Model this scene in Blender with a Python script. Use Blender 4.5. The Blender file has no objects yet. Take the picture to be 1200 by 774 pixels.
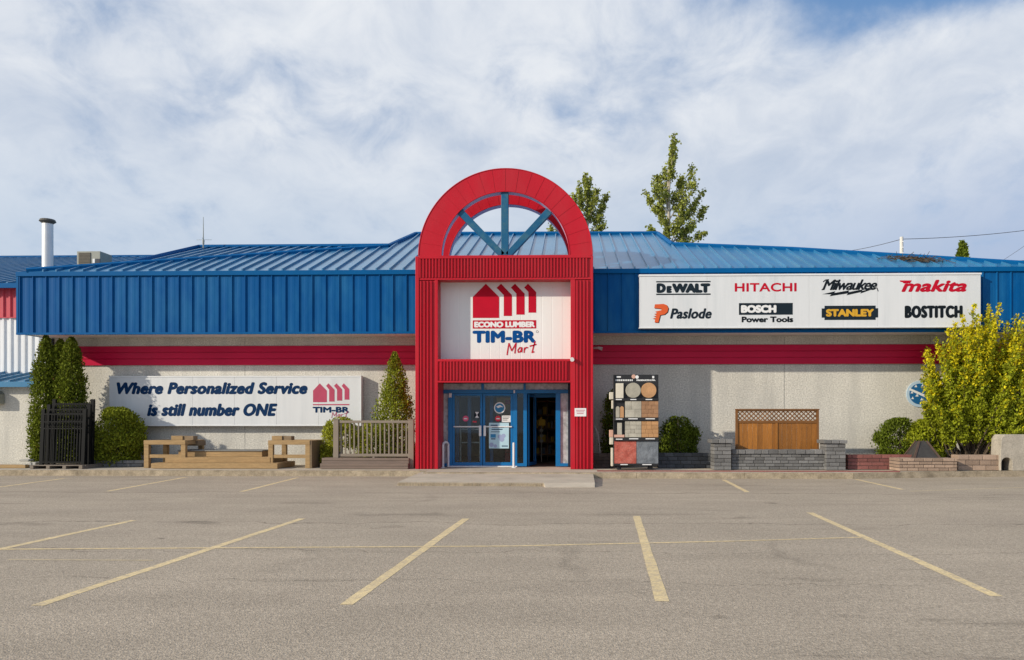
import bpy, bmesh, math, random
import numpy as np
from mathutils import Vector

# ------------------------------------------------------------------ camera, sky, sun, exposure
SC = bpy.context.scene
COL = SC.collection
F_PX, XP, HY, CAMZ = 900.0, 641.0, 495.0, 1.5      # photo pixels (1200 wide): focal length, principal column, horizon row
YAW = math.radians(1.5)
cam = bpy.data.cameras.new('camera')
cam_o = bpy.data.objects.new('camera', cam)
COL.objects.link(cam_o)
cam_o.location = (0, 0, CAMZ)
cam_o.rotation_euler = (math.pi / 2, 0, YAW)
cam.sensor_fit = 'HORIZONTAL'
cam.sensor_width = 36.0
cam.lens = F_PX / 1200 * 36
cam.shift_x = (600 - XP) / 1200
cam.shift_y = (HY - 387) / 1200
cam.clip_end = 2000
SC.camera = cam_o

SUN_EL, SUN_AZ = math.radians(21.6), math.radians(239.5)   # sun behind the camera, to the left
to_sun = Vector((math.sin(SUN_AZ) * math.cos(SUN_EL), math.cos(SUN_AZ) * math.cos(SUN_EL), math.sin(SUN_EL)))
sun = bpy.data.lights.new('sun', 'SUN')
sun.energy = 2.75
sun.angle = math.radians(0.8)
sun.color = (1.0, 0.89, 0.72)
sun_o = bpy.data.objects.new('sun', sun)
COL.objects.link(sun_o)
sun_o.rotation_euler = to_sun.to_track_quat('Z', 'Y').to_euler()
sun_o.location = to_sun * 60

W = bpy.data.worlds.new('World')
SC.world = W
W.use_nodes = True
nt = W.node_tree
N, L = nt.nodes, nt.links


def wn(t, **kw):
    n = N.new(t)
    for k, v in kw.items():
        setattr(n, k, v)
    return n


def wmath(op, a, b=None, clamp=False):
    n = N.new('ShaderNodeMath')
    n.operation = op
    n.use_clamp = clamp
    for i, v in enumerate((a, b)):
        if v is None:
            continue
        if isinstance(v, (int, float)):
            n.inputs[i].default_value = v
        else:
            L.new(v, n.inputs[i])
    return n.outputs[0]


def wmix(fac, a, b):
    n = N.new('ShaderNodeMix')
    n.data_type = 'RGBA'
    if isinstance(fac, (int, float)):
        n.inputs[0].default_value = fac
    else:
        L.new(fac, n.inputs[0])
    for i, v in ((6, a), (7, b)):
        if isinstance(v, tuple):
            n.inputs[i].default_value = (*v, 1)
        else:
            L.new(v, n.inputs[i])
    return n.outputs[2]


sky = wn('ShaderNodeTexSky', sky_type='NISHITA')
sky.sun_disc = False
sky.sun_elevation = SUN_EL
sky.sun_rotation = SUN_AZ
sky.air_density = 1.0
sky.dust_density = 0.6
bg = N['Background']
bg.inputs[1].default_value = 0.1
tc = wn('ShaderNodeTexCoord')
sep = wn('ShaderNodeSeparateXYZ')
L.new(tc.outputs['Generated'], sep.inputs[0])
dx, dy, dz = sep.outputs
den = wmath('ADD', wmath('MAXIMUM', dz, 0.0), 0.42)
comb = wn('ShaderNodeCombineXYZ')
L.new(wmath('DIVIDE', dx, den), comb.inputs[0])
L.new(wmath('DIVIDE', dy, den), comb.inputs[1])


def wnoise(scale, detail, rough, dist, off):
    mp = wn('ShaderNodeMapping')
    mp.inputs['Location'].default_value = off
    mp.inputs['Scale'].default_value = (1.15, 1.0, 1.0)
    L.new(comb.outputs[0], mp.inputs[0])
    n = wn('ShaderNodeTexNoise')
    n.inputs['Scale'].default_value = scale
    n.inputs['Detail'].default_value = detail
    n.inputs['Roughness'].default_value = rough
    n.inputs['Distortion'].default_value = dist
    L.new(mp.outputs[0], n.inputs[0])
    return n.outputs[0]


def wramp(v, a, b):
    n = wn('ShaderNodeMapRange')
    n.interpolation_type = 'SMOOTHSTEP'
    n.inputs[1].default_value = a
    n.inputs[2].default_value = b
    L.new(v, n.inputs[0])
    return n.outputs[0]


n_big = wnoise(2.6, 9, 0.60, 0.35, (3.1, 1.7, 0))
n_soft = wnoise(1.9, 6, 0.5, 0.2, (8.3, 4.1, 2))
n_fine = wnoise(8.5, 10, 0.60, 0.4, (1.3, 9.1, 4))
elev = wramp(dz, 0.16, 0.46)                                  # 0 near the roofs, 1 towards the top of the view
east = wramp(dx, 0.06, 0.50)
gap = wmath('MULTIPLY', wramp(dz, 0.38, 0.52), east)          # the cloud sheet opens to blue high on the right
cover_in = wmath('ADD', wmath('ADD', wmath('MULTIPLY', n_big, 0.7), wmath('MULTIPLY', n_fine, 0.3)),
                 wmath('MULTIPLY', gap, -0.75))
cover = wramp(cover_in, 0.20, 0.52)
lit = wramp(wmath('ADD', wmath('MULTIPLY', n_soft, 0.62), wmath('MULTIPLY', n_fine, 0.40)), 0.34, 0.66)
hi = wmix(lit, (3.55, 4.0, 4.75), (5.55, 5.7, 5.9))
lo = wmix(east, (3.75, 4.3, 5.05), (2.85, 3.45, 4.6))
cloud = wmix(wramp(dz, 0.17, 0.36), lo, hi)
bright_sky = wmix(0.62, sky.outputs[0], (0.75, 1.75, 3.6))
L.new(wmix(wmath('MULTIPLY', cover, 0.95), bright_sky, cloud), bg.inputs[0])

vs = SC.view_settings
vs.view_transform = 'Standard'
vs.look = 'None'
vs.exposure = 0.64
vs.gamma = 1.0
vs.use_curve_mapping = False
SC.cycles.max_bounces = 8

rnd = random.Random(7)
R = np.random.default_rng(11)
FW = Vector((-math.sin(YAW), math.cos(YAW), 0))
RT = Vector((math.cos(YAW), math.sin(YAW), 0))


# ------------------------------------------------------------------ layout helpers: measured pixel -> place on a real plane
def ray(px, py):
    return FW + RT * ((px - XP) / F_PX) + Vector((0, 0, 1)) * ((HY - py) / F_PX)


def at(px, py, Y):
    d = ray(px, py)
    t = Y / d.y
    return Vector((d.x * t, Y, CAMZ + d.z * t))


def gx(px, Y):
    return at(px, HY, Y).x


def gz(py, Y, px=600):
    return at(px, py, Y).z


def ground(px, py, z=0.0):
    d = ray(px, py)
    t = (z - CAMZ) / d.z
    return Vector((d.x * t, d.y * t, z))


# ------------------------------------------------------------------ materials
def lin(r, g, b):
    f = lambda v: (v / 255 / 12.92) if v / 255 <= 0.04045 else ((v / 255 + 0.055) / 1.055) ** 2.4
    return (f(r), f(g), f(b))


def M(name, rgb, rough=0.6, var=0.12, scale=2.0, fine=0.0, fscale=60.0, bump=0.0, bscale=80.0, metal=0.0,
      island=0.0, stretch=(1, 1, 1), spec=0.4, dirt=None, dirt_amt=0.0, dirt_scale=1.5, coat=0.0, trans=0.0, dirt_stretch=None):
    m = bpy.data.materials.new(name)
    m.use_nodes = True
    t = m.node_tree
    n, l = t.nodes, t.links
    b = n['Principled BSDF']
    co = n.new('ShaderNodeTexCoord')
    mp = n.new('ShaderNodeMapping')
    mp.inputs['Scale'].default_value = stretch
    l.new(co.outputs['Object'], mp.inputs[0])

    mpd = mp
    if dirt_stretch:
        mpd = n.new('ShaderNodeMapping')
        mpd.inputs['Scale'].default_value = dirt_stretch
        l.new(co.outputs['Object'], mpd.inputs[0])

    def noise(s, det=5, ro=0.55, mp=mp):
        x = n.new('ShaderNodeTexNoise')
        x.inputs['Scale'].default_value = s
        x.inputs['Detail'].default_value = det
        x.inputs['Roughness'].default_value = ro
        l.new(mp.outputs[0], x.inputs[0])
        return x.outputs[0]

    def rng(v, lo, hi, a=0.25, c=0.75):
        x = n.new('ShaderNodeMapRange')
        x.inputs[1].default_value = a
        x.inputs[2].default_value = c
        x.inputs[3].default_value = lo
        x.inputs[4].default_value = hi
        l.new(v, x.inputs[0])
        return x.outputs[0]

    def mul(a, c):
        x = n.new('ShaderNodeMath')
        x.operation = 'MULTIPLY'
        l.new(a, x.inputs[0])
        l.new(c, x.inputs[1])
        return x.outputs[0]

    f = rng(noise(scale), 1 - var, 1 + var)
    if fine:
        f = mul(f, rng(noise(fscale, 3, 0.6), 1 - fine, 1 + fine, 0.3, 0.7))
    if island:
        g = n.new('ShaderNodeNewGeometry')
        f = mul(f, rng(g.outputs['Random Per Island'], 1 - island, 1 + island, 0, 1))
    vm = n.new('ShaderNodeVectorMath')
    vm.operation = 'SCALE'
    vm.inputs[0].default_value = rgb
    l.new(f, vm.inputs['Scale'])
    out = vm.outputs[0]
    if dirt_amt:
        x = n.new('ShaderNodeMix')
        x.data_type = 'RGBA'
        l.new(rng(noise(dirt_scale, 8, 0.65, mpd), 0, dirt_amt, 0.45, 0.75), x.inputs[0])
        l.new(out, x.inputs[6])
        x.inputs[7].default_value = (*dirt, 1)
        out = x.outputs[2]
    l.new(out, b.inputs['Base Color'])
    b.inputs['Roughness'].default_value = rough
    b.inputs['Metallic'].default_value = metal
    b.inputs['Specular IOR Level'].default_value = spec
    if coat:
        b.inputs['Coat Weight'].default_value = coat
        b.inputs['Coat Roughness'].default_value = 0.2
    if bump:
        bp = n.new('ShaderNodeBump')
        bp.inputs['Strength'].default_value = bump
        bp.inputs['Distance'].default_value = 0.01
        l.new(noise(bscale, 4, 0.6), bp.inputs['Height'])
        l.new(bp.outputs[0], b.inputs['Normal'])
    if trans:
        # thin leaf: part of the light passes through
        tr = n.new('ShaderNodeBsdfTranslucent')
        l.new(out, tr.inputs[0])
        ms = n.new('ShaderNodeMixShader')
        ms.inputs[0].default_value = trans
        l.new(b.outputs[0], ms.inputs[1])
        l.new(tr.outputs[0], ms.inputs[2])
        l.new(ms.outputs[0], n['Material Output'].inputs[0])
    return m


BLUE = (0.000, 0.080, 0.262)
RED = (0.47, 0.010, 0.024)
m_blue = M('blue_painted_steel', BLUE, 0.5, 0.10, 1.2, bump=0.2, bscale=3, spec=.10, dirt=(0.018, 0.145, 0.32), dirt_amt=0.7, dirt_scale=1.4, stretch=(1, 1, .35))
m_bluetrim = M('blue_trim', (0.001, 0.092, 0.27), 0.5, 0.08, 1.5, spec=.08)
m_roof = M('blue_standing_seam', (0.030, 0.170, 0.335), 0.30, 0.16, 0.9, bump=0.05, bscale=5, spec=0.6, dirt=(0.09, 0.24, 0.37), dirt_amt=0.45, dirt_scale=0.8, coat=0.3)
m_red = M('red_painted_steel', RED, 0.38, 0.10, 1.3, bump=0.10, bscale=4, spec=.22, dirt=(0.42, 0.04, 0.05), dirt_amt=0.45, stretch=(1, 1, .35))
m_redband = M('red_band_steel', (0.58, 0.005, 0.058), 0.42, 0.10, 0.7, bump=0.05, bscale=5, spec=.2)
m_lav = M('lavender_trim', (0.52, 0.43, 0.62), 0.5, 0.08, 2)
m_spoke = M('teal_blue_spoke', (0.001, 0.088, 0.20), 0.45, 0.12, 3, dirt=(0.10, 0.20, 0.16), dirt_amt=0.5, dirt_scale=4)
m_stucco = M('pebbledash_stucco', (0.60, 0.585, 0.535), 0.9, 0.12, 0.5, fine=0.28, fscale=24, bump=0.7, bscale=30, spec=0.2, dirt=(0.42, 0.415, 0.39), dirt_amt=0.65, dirt_scale=1.3, dirt_stretch=(1.6, 1, .22))
m_joint = M('wall_joint', (0.22, 0.22, 0.21), 0.9)
m_soffit = M('white_soffit', (0.76, 0.77, 0.78), 0.6, 0.06)
m_white = M('white_steel', (0.72, 0.74, 0.76), 0.5, 0.06, 1.0, dirt=(0.5, 0.52, 0.55), dirt_amt=0.3, stretch=(1, 1, .3))
m_signwhite = M('white_sign_face', (0.66, 0.685, 0.71), 0.45, 0.04, 0.7, bump=0.06, bscale=3, stretch=(2, 1, .15), dirt=(0.50, 0.54, 0.57), dirt_amt=0.55, dirt_scale=1.2, dirt_stretch=(2.2, 1, .25))
m_signpanel = M('corrugated_sign_face', (0.74, 0.755, 0.745), 0.5, 0.05, 1.5, stretch=(1, 1, .2))
m_ink_black = M('sign_black', (0.008, 0.013, 0.018), 0.6, spec=.1, var=.1)#, 0.1)
m_ink_slate = M('sign_slate', (0.012, 0.022, 0.032), 0.6, spec=.1, var=.1)#, 0.1)
m_ink_navy = M('sign_navy', (0.002, 0.028, 0.095), 0.6, spec=.1, var=.1)#, 0.1)
m_ink_blue = M('sign_blue', (0.001, 0.065, 0.25), 0.6, spec=.1, var=.1)#, 0.1)
m_ink_red = M('sign_red', (0.48, 0.006, 0.026), 0.6, spec=.1, var=.1)#, 0.1)
m_ink_pink = M('sign_faded_red', (0.44, 0.055, 0.115), 0.5, 0.1)
m_ink_orange = M('sign_orange', (0.66, 0.10, 0.020), 0.5, 0.1)
m_ink_gold = M('sign_gold', (0.62, 0.34, 0.020), 0.5, 0.1)
m_ink_white = M('sign_white', (0.76, 0.77, 0.78), 0.5, 0.03)
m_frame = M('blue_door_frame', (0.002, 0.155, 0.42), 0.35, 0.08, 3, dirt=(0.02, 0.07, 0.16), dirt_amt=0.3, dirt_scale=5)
m_darkframe = M('dark_frame', (0.012, 0.022, 0.045), 0.5)
m_chrome = M('white_metal_handle', (0.72, 0.73, 0.74), 0.35, 0.05)
m_dark = M('dark_interior', (0.16, 0.13, 0.10), 0.9, 0.3, 2)
m_brown = M('brown_shelf', (0.22, 0.12, 0.06), 0.7, 0.3, 6)
m_concrete = M('pale_concrete', (0.50, 0.44, 0.355), 0.9, 0.10, 1.2, fine=0.14, fscale=90, bump=0.25, bscale=60, dirt=(0.22, 0.19, 0.15), dirt_amt=0.35, dirt_scale=1.6, spec=0.2)
m_kerb = M('weathered_kerb', (0.40, 0.335, 0.245), 0.95, 0.25, 2.5, fine=0.22, fscale=35, bump=0.9, bscale=24, dirt=(0.13, 0.105, 0.07), dirt_amt=0.7, dirt_scale=4.5, spec=0.15)
m_paver = M('red_paver_strip', (0.26, 0.085, 0.075), 0.9, 0.2, 3, fine=0.2, fscale=30)
m_wood = M('treated_lumber', (0.40, 0.265, 0.125), 0.75, 0.22, 1.5, fine=0.18, fscale=10, stretch=(1, 7, 9), island=0.18, bump=0.3, bscale=8, dirt=(0.16, 0.10, 0.05), dirt_amt=0.45, dirt_scale=1.4)
m_woodend = M('darker_lumber', (0.23, 0.165, 0.10), 0.8, 0.22, 3, island=0.15, stretch=(1, 7, 9))  # darker lumber tone for seats, side beam, end panel and block ends
m_grey_top = M('grey_board_top', (0.20, 0.20, 0.19), 0.8, 0.15)
m_deck = M('grey_brown_deck_board', (0.195, 0.145, 0.118), 0.6, 0.14, 2, stretch=(1, 6, 6), island=0.10)
m_rail = M('taupe_railing', (0.235, 0.195, 0.155), 0.55, 0.08, 2)
m_iron = M('black_iron', (0.005, 0.006, 0.007), 0.55, 0.2, 4, spec=.15)
m_pallet = M('old_pallet_wood', (0.19, 0.16, 0.13), 0.85, 0.25, 3, island=0.2, stretch=(1, 6, 6))
m_blk_grey = M('grey_wall_block', (0.165, 0.165, 0.165), 0.92, 0.14, 3, fine=0.2, fscale=40, island=0.30, bump=0.8, bscale=30, spec=0.2)
m_blk_dark = M('charcoal_wall_block', (0.085, 0.090, 0.098), 0.92, 0.15, 3, fine=0.2, fscale=40, island=0.25, bump=0.8, bscale=30, spec=0.2)
m_blk_red = M('brick_red_wall_block', (0.21, 0.085, 0.075), 0.92, 0.16, 3, fine=0.2, fscale=40, island=0.25, bump=0.8, bscale=30, spec=0.2)
m_blk_tan = M('tan_wall_block', (0.32, 0.235, 0.180), 0.92, 0.16, 3, fine=0.2, fscale=40, island=0.25, bump=0.8, bscale=30, spec=0.2)
m_mortar = M('block_core', (0.05, 0.047, 0.044), 0.95)
m_cedarboard = M('stained_cedar_board', (0.30, 0.118, 0.020), 0.55, 0.20, 2, fine=0.2, fscale=9, stretch=(9, 7, 1), island=0.30)
m_cedarframe = M('stained_cedar_frame', (0.20, 0.085, 0.022), 0.6, 0.2, 3, island=0.15)
m_lat = M('lattice_strip', (0.19, 0.085, 0.03), 0.6, 0.2, 3, island=0.2)
m_rack = M('black_rack', (0.018, 0.019, 0.022), 0.5, 0.2, 4)
m_smp_white = M('cream_stone', (0.62, 0.58, 0.49), 0.9, 0.08, 6, fine=0.1)
m_smp_grey = M('grey_cast_stone', (0.37, 0.35, 0.29), 0.9, 0.28, 4.5, fine=0.15, bump=0.4, bscale=14)
m_smp_tan = M('tan_cast_stone', (0.48, 0.27, 0.135), 0.9, 0.22, 4.5, fine=0.15, bump=0.4, bscale=14)
m_smp_brown = M('brown_paver', (0.34, 0.19, 0.105), 0.9, 0.25, 5, fine=0.15, bump=0.4, bscale=14, island=0.12)
m_smp_tan2 = M('tan_paver', (0.44, 0.245, 0.115), 0.9, 0.18, 5, fine=0.15, bump=0.4, bscale=14, island=0.12)
m_smp_gp = M('grey_paver', (0.40, 0.38, 0.32), 0.9, 0.28, 4, fine=0.15, bump=0.4, bscale=14, island=0.12)
m_smp_red = M('red_textured_slab', (0.42, 0.095, 0.070), 0.9, 0.28, 5, fine=0.3, fscale=22, bump=0.6, bscale=18, dirt=(0.5, 0.3, 0.25), dirt_amt=0.4, dirt_scale=5)
m_smp_slate = M('slate_textured_slab', (0.145, 0.165, 0.19), 0.9, 0.3, 5, fine=0.25, fscale=22, bump=0.6, bscale=18, dirt=(0.34, 0.37, 0.40), dirt_amt=0.6, dirt_scale=2.6)
m_smp_pink = M('pink_stone', (0.60, 0.36, 0.28), 0.9, 0.1)
m_poster = M('pale_blue_poster', (0.42, 0.62, 0.72), 0.4, 0.10, 4)
m_stk_pink = M('pink_sticker', (0.70, 0.10, 0.22), 0.5)
m_stk_red = M('red_sticker', (0.62, 0.03, 0.06), 0.5)
m_stk_blue = M('blue_sticker', (0.02, 0.20, 0.42), 0.5)
m_galv = M('galvanised_pipe', (0.66, 0.68, 0.70), 0.38, 0.08, 4, metal=0.25)
m_cap = M('dark_pipe_cap', (0.085, 0.080, 0.070), 0.6, 0.25, 6)
m_hvac = M('grey_hvac_metal', (0.30, 0.31, 0.27), 0.6, 0.08, 3)
m_grille = M('brown_grille', (0.13, 0.115, 0.090), 0.7, 0.15, 8)
m_bark_dark = M('shrub_bark', (0.085, 0.062, 0.043), 0.9, 0.25, 8)
m_bark_pale = M('pale_poplar_bark', (0.42, 0.38, 0.30), 0.85, 0.2, 5, dirt=(0.12, 0.10, 0.08), dirt_amt=0.6, dirt_scale=3)
m_leaf_cedar = M('cedar_foliage', (0.145, 0.180, 0.016), 0.75, 0.30, 3, island=0.55, trans=0.25, spec=0.15)
m_leaf_globe = M('globe_cedar_foliage', (0.225, 0.260, 0.022), 0.75, 0.25, 3, island=0.50, trans=0.25, spec=0.15)
m_leaf_dark = M('juniper_foliage', (0.115, 0.155, 0.014), 0.75, 0.25, 3, island=0.50, trans=0.25, spec=0.15)
m_leaf_lime = M('lime_shrub_leaf', (0.32, 0.34, 0.030), 0.7, 0.2, 3, island=0.4, trans=0.3, spec=0.15)
m_leaf_yellow = M('yellow_new_leaf', (0.66, 0.58, 0.016), 0.65, 0.18, 2, island=0.32, trans=0.35, spec=0.2)
m_leaf_green = M('green_shrub_leaf', (0.30, 0.34, 0.018), 0.65, 0.2, 2, island=0.40, trans=0.35, spec=0.2)
m_leaf_poplar = M('poplar_leaf', (0.28, 0.31, 0.055), 0.6, 0.2, 1, island=0.45, trans=0.3, spec=0.3)
m_leaf_brown = M('brown_cedar_tip', (0.30, 0.17, 0.05), 0.8, 0.2, 3, island=0.3, trans=0.2, spec=0.1)
m_pole = M('concrete_pole', (0.62, 0.60, 0.55), 0.8, 0.1)
m_wire = M('power_wire', (0.06, 0.06, 0.065), 0.7)
m_tyrock = M('grey_stone', (0.40, 0.39, 0.36), 0.9, 0.15, 6, fine=0.2)
m_mulch = M('planter_soil', (0.055, 0.042, 0.030), 0.95, 0.3, 6, fine=0.3, fscale=30, bump=0.8, bscale=25)
m_yellowbox = M('yellow_carton', (0.55, 0.36, 0.03), 0.7)
m_redbox = M('red_plastic', (0.40, 0.02, 0.03), 0.5)
m_pit = M('dark_steel_mesh', (0.045, 0.042, 0.040), 0.6, 0.25, 8)
m_pitedge = M('rusty_steel', (0.085, 0.055, 0.042), 0.7, 0.3, 8)

# glass: mirror reflection by Fresnel over a mostly clear pane
m_glass = bpy.data.materials.new('door_glass')
m_glass.use_nodes = True
_t = m_glass.node_tree
_t.nodes.remove(_t.nodes['Principled BSDF'])
_tr = _t.nodes.new('ShaderNodeBsdfTransparent')
_tr.inputs[0].default_value = (0.80, 0.86, 0.87, 1)
_gl = _t.nodes.new('ShaderNodeBsdfGlossy')
_gl.inputs['Roughness'].default_value = 0.02
_fr = _t.nodes.new('ShaderNodeFresnel')
_fr.inputs[0].default_value = 1.5
_ad = _t.nodes.new('ShaderNodeMath')
_ad.operation = 'ADD'
_ad.inputs[1].default_value = 0.0
_t.links.new(_fr.outputs[0], _ad.inputs[0])
_mx = _t.nodes.new('ShaderNodeMixShader')
_t.links.new(_ad.outputs[0], _mx.inputs[0])
_t.links.new(_tr.outputs[0], _mx.inputs[1])
_t.links.new(_gl.outputs[0], _mx.inputs[2])
_t.links.new(_mx.outputs[0], _t.nodes['Material Output'].inputs[0])

# side and transom glass: sky reflection painted in as a pale base colour
m_skyglass = M('sky_toned_glass', (0.46, 0.51, 0.54), 0.25, 0.25, 4, spec=0.5, dirt=(0.10, 0.12, 0.12), dirt_amt=0.8, dirt_scale=6)


def asphalt():
    m = bpy.data.materials.new('worn_asphalt')
    m.use_nodes = True
    t = m.node_tree
    n, l = t.nodes, t.links
    b = n['Principled BSDF']
    b.inputs['Roughness'].default_value = 0.92
    b.inputs['Specular IOR Level'].default_value = 0.2
    co = n.new('ShaderNodeTexCoord').outputs['Object']

    def noise(s, det=4, ro=0.6, st=(1, 1, 1), off=(0, 0, 0)):
        mp = n.new('ShaderNodeMapping')
        mp.inputs['Scale'].default_value = st
        mp.inputs['Location'].default_value = off
        l.new(co, mp.inputs[0])
        x = n.new('ShaderNodeTexNoise')
        x.inputs['Scale'].default_value = s
        x.inputs['Detail'].default_value = det
        x.inputs['Roughness'].default_value = ro
        l.new(mp.outputs[0], x.inputs[0])
        return x.outputs[0]

    def rng(v, a, c, lo, hi, smooth=False):
        x = n.new('ShaderNodeMapRange')
        if smooth:
            x.interpolation_type = 'SMOOTHSTEP'
        for i, q in enumerate((a, c, lo, hi)):
            x.inputs[i + 1].default_value = q
        l.new(v, x.inputs[0])
        return x.outputs[0]

    def op(o, a, c):
        x = n.new('ShaderNodeMath')
        x.operation = o
        for i, q in enumerate((a, c)):
            if isinstance(q, (int, float)):
                x.inputs[i].default_value = q
            else:
                l.new(q, x.inputs[i])
        return x.outputs[0]
    vor = n.new('ShaderNodeTexVoronoi')
    vor.inputs['Scale'].default_value = 75
    l.new(co, vor.inputs[0])
    sc = n.new('ShaderNodeSeparateColor')
    l.new(vor.outputs['Color'], sc.inputs[0])
    f = rng(sc.outputs[0], 0, 1, 0.78, 1.22)                                      # stones of the aggregate
    f = op('MULTIPLY', f, rng(noise(26, 3), .3, .7, 0.82, 1.18))
    f = op('MULTIPLY', f, rng(noise(0.35, 6, .6), .3, .7, 0.90, 1.10))             # broad worn patches
    f = op('MULTIPLY', f, rng(noise(1.1, 7, .62, (.35, 1.3, 1)), .35, .7, 0.92, 1.07))
    f = op('MULTIPLY', f, rng(noise(0.55, 8, .68, (.30, 1.9, 1), (4, 2, 0)),   .57, .72, 1.0, 0.66, True))  # oil and damp stains along the stalls
    # thin cracks and sealed joints across the lot
    wv = op('ADD', n_y(n, l, co), op('MULTIPLY', noise(0.6, 6, .6), 1.4))
    for y0, w, k in ((11.4, .016, .55), (8.85, .010, .66), (7.2, .009, .70), (14.9, .03, 1.12), (16.2, .03, .70)):
        d = op('ABSOLUTE', op('SUBTRACT', wv, y0 + .7), 0)
        f = op('MULTIPLY', f, rng(d, w * .4, w * 1.8, k, 1.0))
    # oil drips, filled holes and tyre scuffs at their own places on the lot
    sp = n.new('ShaderNodeSeparateXYZ')
    l.new(co, sp.inputs[0])
    jx = op('ADD', sp.outputs[0], op('MULTIPLY', op('SUBTRACT', noise(1.7, 6), .5), 1.1))
    jy = op('ADD', sp.outputs[1], op('MULTIPLY', op('SUBTRACT', noise(1.7, 6, off=(7, 3, 0)), .5), 1.1))

    def ell(x, y, rx, ry):
        a_ = op('DIVIDE', op('SUBTRACT', jx, x), rx)
        b_ = op('DIVIDE', op('SUBTRACT', jy, y), ry)
        return op('SQRT', op('ADD', op('MULTIPLY', a_, a_), op('MULTIPLY', b_, b_)), 0)
    for px, py, rx, ry, k in ((235, 613, .55, .22, .62), (466, 603, 1.3, .30, .72), (180, 632.5, .12, .10, .45), (455, 618, .35, .2, .78), (20, 614, .8, .3, .75), (865, 607, .45, .16, .70),
                              (645, 644, .25, .12, .70), (895, 590, .2, .10, .6), (965, 680, .45, .18, .80), (840, 722, .16, .10, .7), (360, 590, .9, .3, .82), (1090, 726, .2, .12, .75), (250, 700, 1.2, .6, .9), (700, 690, 1.4, .5, .91)):
        g = ground(px, py)
        f = op('MULTIPLY', f, rng(ell(g.x, g.y, rx * .8, ry * .8), .35, 1.15, 1 - (1 - k) * .8, 1.0, True))
    for px, py, r_, dxc, k in ((648, 656, 1.5, 1.6, .86), (905, 650, 1.7, 1.8, .84), (480, 585, 3.0, -2.6, .88), (300, 655, 4.0, -3.5, .92)):
        g = ground(px, py)
        dr = op('ABSOLUTE', op('SUBTRACT', ell(g.x + dxc, g.y, 1, 1), r_), 0)
        near = rng(ell(g.x, g.y, 1.1, 1.3), .5, 1.0, 1.0, 0.0, True)
        mark = op('MULTIPLY', rng(dr, .02, .14, 1.0, 0.0, True), near)
        f = op('MULTIPLY', f, op('SUBTRACT', 1.0, op('MULTIPLY', mark, 1 - k)))
    vm = n.new('ShaderNodeVectorMath')
    vm.operation = 'SCALE'
    vm.inputs[0].default_value = (0.40, 0.337, 0.262)
    l.new(f, vm.inputs['Scale'])
    l.new(vm.outputs[0], b.inputs['Base Color'])
    bp = n.new('ShaderNodeBump')
    bp.inputs['Strength'].default_value = 0.55
    bp.inputs['Distance'].default_value = 0.008
    l.new(op('ADD', vor.outputs['Distance'], noise(40, 3)), bp.inputs['Height'])
    l.new(bp.outputs[0], b.inputs['Normal'])
    return m


def n_y(n, l, co):
    s = n.new('ShaderNodeSeparateXYZ')
    l.new(co, s.inputs[0])
    return s.outputs[1]


m_asphalt = asphalt()
m_line = M('worn_yellow_paint', (0.70, 0.55, 0.30), 0.85, 0.12, 2, fine=0.22, fscale=45, dirt=(0.40, 0.33, 0.26), dirt_amt=1.0, dirt_scale=11)
m_linefaint = M('faded_yellow_paint', (0.56, 0.45, 0.28), 0.9, 0.1, 2, fine=0.2, fscale=45, dirt=(0.30, 0.265, 0.22), dirt_amt=0.9, dirt_scale=6)

# ------------------------------------------------------------------ mesh builder and object tree
ORIGIN = {}


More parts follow.
